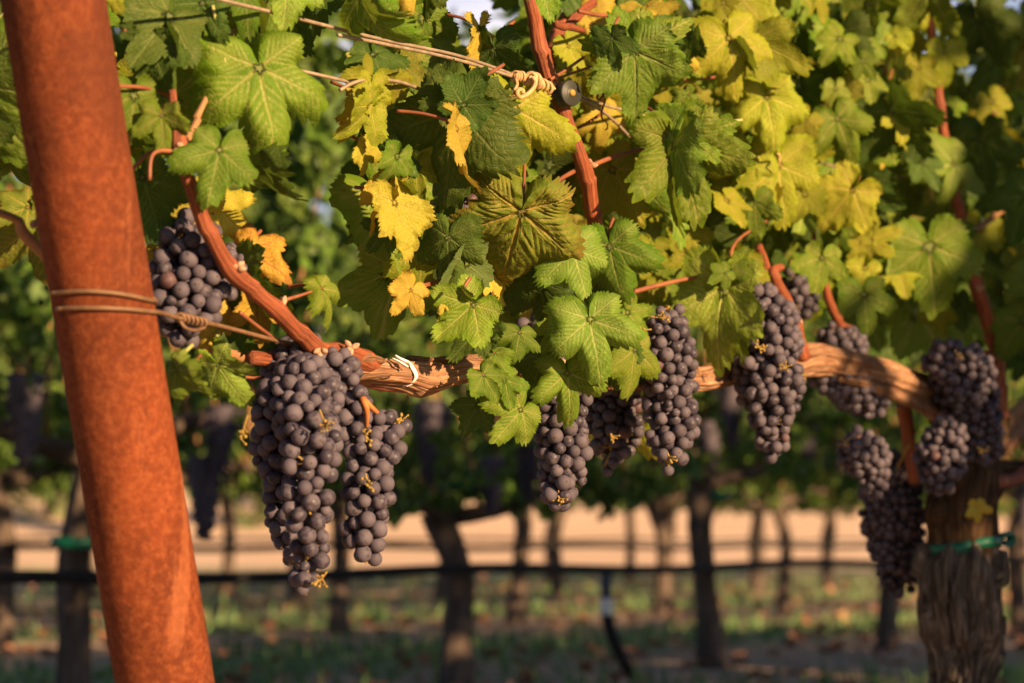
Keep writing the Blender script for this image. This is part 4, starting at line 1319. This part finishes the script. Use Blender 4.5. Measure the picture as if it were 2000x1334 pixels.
bunch('shaded bunch of dark grapes half hidden behind the leaves over the woody arm', [(1062, 645, 46), (1052, 700, 60), (1010, 752, 55)], -.03, .0120, 3)
bunch('short bunch of grapes directly under the lobed pale leaf, left of the brownish bunch', [(1102, 770, 50), (1100, 845, 50), (1098, 905, 48), (1097, 955, 36), (1106, 980, 16)], .02, .0120, 4, (1110, 730, .0), [(1092, 972, .05, 8, .4, .6)])
bunch('brownish bunch of grapes tucked behind its two neighbours below the woody arm', [(1195, 760, 48), (1205, 808, 62), (1190, 860, 46), (1186, 905, 24)], -.045, .0120, 5, (1200, 730, .0), [(1195, 850, .02, 10, .3, .4)])
bunch('slim cylindrical bunch of grapes with a bare yellow stem at its top', [(1308, 598, 18), (1300, 640, 46), (1306, 690, 54), (1312, 745, 54), (1315, 800, 52), (1312, 855, 46), (1304, 902, 28)], .04, .0120, 6, (1300, 600, .0), [(1285, 620, .075, 22, .9, .1), (1258, 645, .07, 20, -.9, .1), (1306, 890, .08, 10, .3, .7)])
bunch('long bunch of grapes in front of the woody arm beside the forked red cane', [(1478, 590, 42), (1500, 645, 66), (1492, 705, 68), (1500, 765, 58), (1506, 822, 44), (1512, 862, 34)], .05, .0120, 7, (1520, 640, .0), [(1480, 675, .1, 14, .4, .4), (1530, 715, .09, 14, .4, .4), (1560, 735, .08, 10, .6, .0)])
bunch('small bunch of grapes high behind the forked red cane', [(1545, 555, 34), (1575, 580, 36), (1552, 612, 28)], -.045, .0120, 8)
bunch('small bunch of grapes peeping out above the crest of the woody arm', [(1622, 660, 34), (1655, 688, 42), (1668, 720, 34)], -.04, .0119, 9, (1650, 640, -.04))
bunch('bunch of grapes under the arched arm whose lower half dangles from a bare red stem', [(1612, 745, 26), (1665, 762, 44), (1705, 778, 36), (1690, 880, 48, .0, 1), (1702, 925, 36, .0), (1706, 962, 18, .0)], -.005, .0119, 10, (1670, 735, -.01), [(1655, 860, .03, 16, -.6, .5)], stem_mat=RACHISR)
bunch('bluish bunch of grapes hanging from the trunk head beside the tall brown cane', [(1850, 700, 48), (1880, 745, 66), (1900, 795, 52), (1918, 845, 42), (1922, 880, 32)], .05, .0121, 11, (1890, 690, .0), [(1868, 690, .1, 14, .3, .6), (1918, 878, .1, 8, .3, .3)])
bunch('lowest bunch of dark blue grapes hanging in shade left of the shaggy trunk', [(1745, 930, 52), (1735, 990, 62), (1745, 1050, 58), (1755, 1105, 46), (1762, 1142, 28)], -.10, .0121, 12, (1775, 870, -.04))
bunch('dim bunch of grapes lying against the trunk head under the end of the arm', [(1845, 860, 46), (1840, 905, 46), (1842, 945, 30)], .055, .0121, 13, (1850, 830, .04))
bunch('few dark grapes deep in the leaves above the scorched leaf', [(895, 395, 26), (915, 420, 20)], -.05, .0120, 14)

# ================================================================== THE ROWS BEHIND
def quick_bunch_mesh(seed, L=.17, w=.05):
    r_ = np.random.default_rng(seed); b = MB()
    for i in range(70):
        t = r_.random() ** .8; a = r_.uniform(0, 6.28); rr = w * (1 - .7 * t) * (.55 + .45 * math.sqrt(r_.random())) * (1.25 if t < .25 else 1)
        p = np.array([math.cos(a) * rr, math.sin(a) * rr, -t * L])
        b.add(SPL[0] * .0065 + p, SPL[1], SPL[2], lc=SPL[0], rnd=r_.random())
    b.tube([(0, 0, .01), (0, 0, -L * .5), (0, 0, -L * .97)], [w * .75, w * .6, w * .22], 10, step=.02)
    me = b.mesh('grape_bunch'); me.materials.append(GRAPE); return me
QB = [quick_bunch_mesh(50 + i, .15 + .03 * i, .045 + .006 * i) for i in range(3)]

BGLEAF = {k: leaf_mat('far_' + n, c1, c2, ve, tr, t=.35, spots=0.0, under=un) for k, n, c1, c2, ve, tr, un in (
    ('g', 'leaf_green', (0.060, 0.135, 0.016), (0.115, 0.19, 0.024), (0.2, 0.25, 0.08), (0.13, 0.24, 0.03), (0.13, 0.2, 0.08)),
    ('r', 'leaf_red', (0.30, 0.12, 0.06), (0.36, 0.19, 0.09), (0.3, 0.15, 0.08), (0.30, 0.12, 0.05), (0.3, 0.16, 0.1)))}

def bg_vine_meshes(seed, trunk_r, tall):
    r_ = np.random.default_rng(seed)
    out = {}
    b = MB()
    w1, w2 = r_.normal(size=2) * .025, r_.normal(size=2) * .03
    pts = [(0, 0, -.05), (w1[0] * .4, w1[1] * .4, .15), (w1[0], w1[1], .38), (w2[0], w2[1], .60)]
    v, q, t, A, S = tube_geo(pts, [trunk_r * 1.35, trunk_r, trunk_r * .92, trunk_r * 1.05], 40, .015, True, bark_disp(trunk_r * .16, 2.6, 7, seed))
    b.add(v, q, t, lc=v * np.array([1, 1, .15]))
    out['trunk'] = b
    b = MB()
    for sg in (-1, 1):
        pts = [(w2[0], w2[1], .58)] + [(RD[0] * sg * s + r_.normal() * .015, RD[1] * sg * s + r_.normal() * .015, .60 + .07 * math.sin(s * 2.4) + r_.normal() * .012) for s in (.12, .3, .5, .76)]
        v, q, t, A, S = tube_geo(pts, [trunk_r * .8, trunk_r * .6, .022, .018, .014], 16, .02, True, bark_disp(.004, 2.6, 9, seed))
        b.add(v, q, t, lc=v * .3)
    out['woody_arm'] = b
    b = MB()
    for k in range(13):
        s = r_.uniform(-.72, .72); p = np.array([RD[0] * s, RD[1] * s, .62])
        h = r_.uniform(.7, 1.1); lean = RN * r_.normal() * .16 + RD * r_.normal() * .10
        pts = [p, p + lean * .3 + np.array([0, 0, h * .4]), p + lean + np.array([0, 0, h])]
        b.tube(pts, [.006, .005, .003], 6, step=.08)
    out['canes'] = b
    b = MB()
    nl = 900
    for i in range(nl):
        s = r_.uniform(-.80, .80)
        h = .72 + tall * r_.random() ** .9 + .10 * math.sin(s * 5 + seed)
        if i < 60: h = r_.uniform(.60, .85)
        wdt = .30 if h < 1.5 else .2
        c_ = r_.normal() * wdt * .6
        clump = vnoise(s * 4 + seed * 3.1, h * 4, seed)
        if clump < .36 and i > 90: continue
        J = np.array([RD[0] * s, RD[1] * s, h]) + RN * np.clip(c_, -.45, .45)
        f = nrm(RN * np.sign(c_) * .7 + np.array([0, 0, .5]) + r_.normal(size=3) * .6)
        t = nrm(np.array([r_.normal() * .5, r_.normal() * .5, -1.0]))
        M = basis(t, f); M[:3, 3] = J
        leaf_into(b, M, r_.uniform(.05, .085), int(r_.integers(0, 9)), r_.random(), 30, 2, fold=r_.uniform(0, .4), droop=r_.uniform(0, .5))
    out['foliage'] = b
    return {k: bb.mesh(k) for k, bb in out.items()}
VARS = [bg_vine_meshes(20 + i, (.036, .042, .040, .038)[i], 1.42 + .07 * i) for i in range(4)]
for vm in VARS:
    vm['trunk'].materials.append(BARKBG); vm['woody_arm'].materials.append(BARKBG); vm['canes'].materials.append(CANEDRY); vm['foliage'].materials.append(BGLEAF['g'])

def bg_vine(p, var, label, group, rot=0.0, grapes=0, glabel='', ggroup=None, sc=1.0, lean=0.0):
    root = empty('grapevine', p, label, 'grapevine', group)
    root.rotation_euler = (lean, 0, rot)
    root.scale = (sc, sc, sc)
    for k in ('trunk', 'woody_arm', 'canes', 'foliage'):
        o = bpy.data.objects.new('cane' if k == 'canes' else k, VARS[var][k]); COL.objects.link(o); o.parent = root
        if k in ('foliage', 'canes'): o['kind'] = 'stuff'
        if k == 'canes': o.name = 'canes'
    return root

def bg_bunch(p, i, label, group, rz=0.0):
    o = bpy.data.objects.new('grape_bunch', QB[i % 3]); COL.objects.link(o)
    o.location = p; o.rotation_euler = (0, 0, rz)
    return tag(o, label, 'grapes', group)

def row_at(u_px, row):
    p = at(1000 + u_px, 1060, 0, row); return np.array([p[0], p[1], 0.0])

ROW1, ROW2, ROW3, ROW4 = 2.52, 5.25, 7.95, 10.6
row1_u = [-850, -110, 390, 730, 990]
p_a = row_at(-850, ROW1)
lab1 = {0: 'blurred vine behind the rusty post with a green tie on its reddish trunk', 1: 'blurred vine with a leaning grey trunk between the large bunch and the drip riser',
        2: 'blurred vine with the thick dark trunk right of the white capped riser', 3: 'blurred vine with a slim trunk just left of the lowest dark bunch', 4: 'blurred vine whose trunk stands at the edge right of the shaggy trunk'}
bgpts = []
for i, u in enumerate(row1_u):
    bgpts.append((row_at(u, ROW1), i))
step1 = (bgpts[3][0] - bgpts[1][0]) / 2
for i, (p, k) in enumerate(bgpts):
    o_ = bg_vine(p, i % 4, lab1[k], 'vines of the first row behind', lean=0.0)
    if k == 1: o_.scale.z = .80
for j, p in ((-1, bgpts[0][0] - step1), (-2, bgpts[0][0] - 2 * step1), (5, bgpts[4][0] + step1), (6, bgpts[4][0] + 2 * step1), (7, bgpts[4][0] + 3 * step1)):
    bg_vine(p, (j + 1) % 4, 'blurred vine of the first row behind, standing beyond the edge of the picture', 'vines of the first row behind')
# bunches of the first row, dark and out of focus
n_b = 0
for (x, y, off, i, lb_) in ((50, 740, .15, 1, 'blurred dark blue bunch at the far left behind the rusty post'), (250, 830, .12, 2, 'blurred dark bunch beside the right edge of the rusty post'),
                       (430, 800, .12, 0, 'blurred dark bunch left of the large two lobed bunch'), (400, 900, .05, 1, 'lower blurred dark bunch left of the large two lobed bunch'),
                       (840, 790, .1, 2, 'blurred dark bunch under the woody arm right of the large bunch'), (1030, 840, .1, 1, 'blurred dark bunch left of the short bunch under the lobed leaf'),
                       (960, 900, .1, 0, 'blurred dark bunch low beside the leaning grey trunk'), (1430, 745, .14, 2, 'blurred blue bunch between the slim bunch and the long bunch'),
                       (1575, 800, .12, 1, 'blurred blue bunch right of the long bunch below the arm'), (1385, 830, .1, 0, 'blurred bunch above the thick dark background trunk'),
                       (2000, 950, .1, 1, 'blurred dark bunch at the right edge beside the trunk')):
    bg_bunch(at(x, y, off, ROW1), i, lb_, 'blurred bunches of the first row behind', n_b * 1.3); n_b += 1
for row, us, lab, grp in ((ROW2, [-1000, -680, -340, 5, 294, 530, 735, 900, 1080, 1230], 'slim dark vine of the second row behind, blurred, with a leafy top', 'vines of the second row behind'),):
    for i, u in enumerate(us):
        bg_vine(row_at(u, row), (i * 3 + 1) % 4, lab, grp, rot=math.pi * (i % 2), sc=1.08)
for row, n0, lab, grp in ((ROW3, 13, 'thin blurred vine of the third row behind in front of the tan hillside', 'vines of the third row behind'),
                          (ROW4, 14, 'tiny blurred vine of the farthest row at the foot of the hillside', 'vines of the farthest row')):
    p0_ = row_at(-1150, row)
    for i in range(n0):
        p = p0_ + RD * 1.55 * i + RN * rng.normal() * .05
        bg_vine(p, (i * 2 + 1 + int(row)) % 4, lab, grp, rot=math.pi * (i % 2), sc=1.16 if row == ROW3 else 1.24)
# the same row goes on to the right of the picture, and an unseen facing row, crowded for its shade, is added behind the camera
for i in range(1, 4):
    p = tb + RD * 1.47 * i
    bg_vine(p, i % 4, sc=.72, label='next vine along the near row, beyond the right edge of the picture', group='vines of the near row beyond the picture')
for i in range(16):
    low = i < 4
    p = rowpt(.83 + .22 * i if low else 1.12 + .5 * (i - 4), 2.55 + .14 * (i % 3), 0)
    o_ = bg_vine(p, (i + 2) % 4, 'unseen vine of the facing row, added to shade the right side', 'added vines of the facing row', rot=math.pi * (i // 2 % 2))
    if low: o_.scale.z = .64  # first added vines flattened so sun passes over them to the upper leaves

# green ties on the background trunks
for u, z, lb_ in ((-850, .40, 'blurred green tie on the background trunk behind the rusty post'), (-110, .55, 'small blurred green tie high on the leaning grey background trunk'), (390, .55, 'small blurred green tie on the thick dark background trunk')):
    p = row_at(u, ROW1) + np.array([0, 0, z])
    b = MB(); v, q = lathe(p, np.array([0.05, 0, 1.0]), [(-.012, .052), (-.012, .056), (.012, .056), (.012, .052)], 32); b.add(v, q)
    b.tube([p + RN * .05 + RD * .02, p + RN * .06 + RD * .06 + np.array([0, 0, .01]), p + RN * .06 + RD * .075 - np.array([0, 0, .015])], .009, 8, flat=.4)
    tag(b.build('green_tie', TIEG, None, p, p), lb_, 'tie')

# drip hoses
def hose(row, z, lab, a0=-3, a1=9, r_=.010):
    p_ = [rowpt(a, -row + .06, z + .007 * math.sin(a * 3.1 + row)) for a in np.arange(a0, a1, .35)]
    b = MB(); b.tube(p_, r_, 10, step=.12)
    return tag(b.build('drip_hose', HOSE, None, p_[0], p_[0]), lab, 'hose', 'drip hoses')
hose(ROW1, .325, 'black drip hose strung along the first row behind, across the riser', a0=-1, a1=12, r_=.014)
hose(ROW2, .38, 'black drip hose strung along the second row behind', a0=0, a1=16, r_=.014)
hose(ROW3, .42, 'thin black drip hose strung along the third row behind', a0=1, a1=22)
for row, z, lb_ in ((ROW2, .86, 'second row'), (ROW3, .62, 'third row')):
    pass
# the riser with its white cap
c = at(1185, 1128, .06, ROW1)
rs = empty('drip_riser', c, 'drip riser with a navy connector and white cap hanging from the hose', 'riser')
mp1 = depth(c) / FPX
dn = -CU
def vertical(px, y0, y1, r0, r1):
    return [at(px, y0, .06, ROW1), at(px, y1, .06, ROW1)], [r0 * mp1, r1 * mp1]
b = MB(); P_, r_ = vertical(1184, 1122, 1168, 11, 11); b.tube(P_, r_, 16, step=.01); b.build('connector', BLUEP, rs, c)
b = MB(); P_, r_ = vertical(1185, 1168, 1202, 13, 13); b.tube(P_, r_, 16, step=.01); b.build('cap', WHITEP, rs, c)
b = MB(); b.tube([at(1185, 1200, .06, ROW1), at(1192, 1230, .07, ROW1), at(1212, 1280, .09, ROW1), at(1245, 1335, .12, ROW1), at(1275, 1375, .15, ROW1)], 13 * mp1, 12, step=.02); b.build('tube', HOSE, rs, c)

# far trees beyond the hill
def far_tree(x, y, h, seed, label, mid=.62, name='tree', grp='far trees on the hillside'):
    r_ = np.random.default_rng(seed)
    z0 = float(hill_h(np.array([x]), np.array([y]))[0]) if y > 24 else 0.0
    p = np.array([x, y, z0 - .2])
    root = empty(name, p, label, name, grp)
    b = MB()
    b.tube([p, p + np.array([.1, 0, h * .3]), p + np.array([-.1, .1, h * .8])], [h * .035, h * .026, h * .008], 10, step=h * .05)
    for k in range(6):
        a = r_.uniform(0, 6.28); s = p + np.array([0, 0, h * r_.uniform(.25, .6)]); e = s + np.array([math.cos(a) * h * .25, math.sin(a) * h * .25, h * .2])
        b.tube([s, (s + e) / 2 + np.array([0, 0, .1]), e], [h * .014, h * .01, h * .004], 6, step=h * .05)
    b.build('trunk', BARKBG, root, p)
    b = MB()
    for k in range(1500):
        d = nrm(r_.normal(size=3)); cl = p + np.array([0, 0, h * mid]) + d * np.array([.36, .36, .36]) * h * r_.random() ** .5
        if vnoise(*(cl * .9 / h * 5), ) < .42: continue
        M = basis(r_.normal(size=3), r_.normal(size=3)); M[:3, 3] = cl
        leaf_into(b, M, h * .035, k % 9, r_.random(), 12, 1)
    b.build('crown', BGLEAF['g'], root, p)
for i, (x, y, h, lb_) in enumerate(((-9, 62, 8, 'round green tree on the hillside, leftmost'), (-3, 70, 9, 'green tree on the hillside above the large bunch'), (6, 66, 7, 'green tree on the hillside near its middle'), (13, 74, 9, 'green tree on the hillside behind the arched arm'))):
    far_tree(x, y, h, 300 + i, lb_)

for i, (x, y, h, lb_) in enumerate(((-9.6, 50, 3.4, 'dark rounded bush at the far left end of the pale slope'), (-7.9, 47, 2.6, 'low dark bush on the pale slope, second from the far left'),
                                    (-5.2, 49, 3.0, 'dark bush on the pale slope just right of the rusty post'), (-3.6, 52, 2.4, 'small dark bush on the pale slope left of the large bunch'), (-12.4, 52, 4.0, 'tall dark bush behind the rusty post'))):
    far_tree(x, y, h, 330 + i, lb_, .40, 'bush', 'far bushes on the slope')
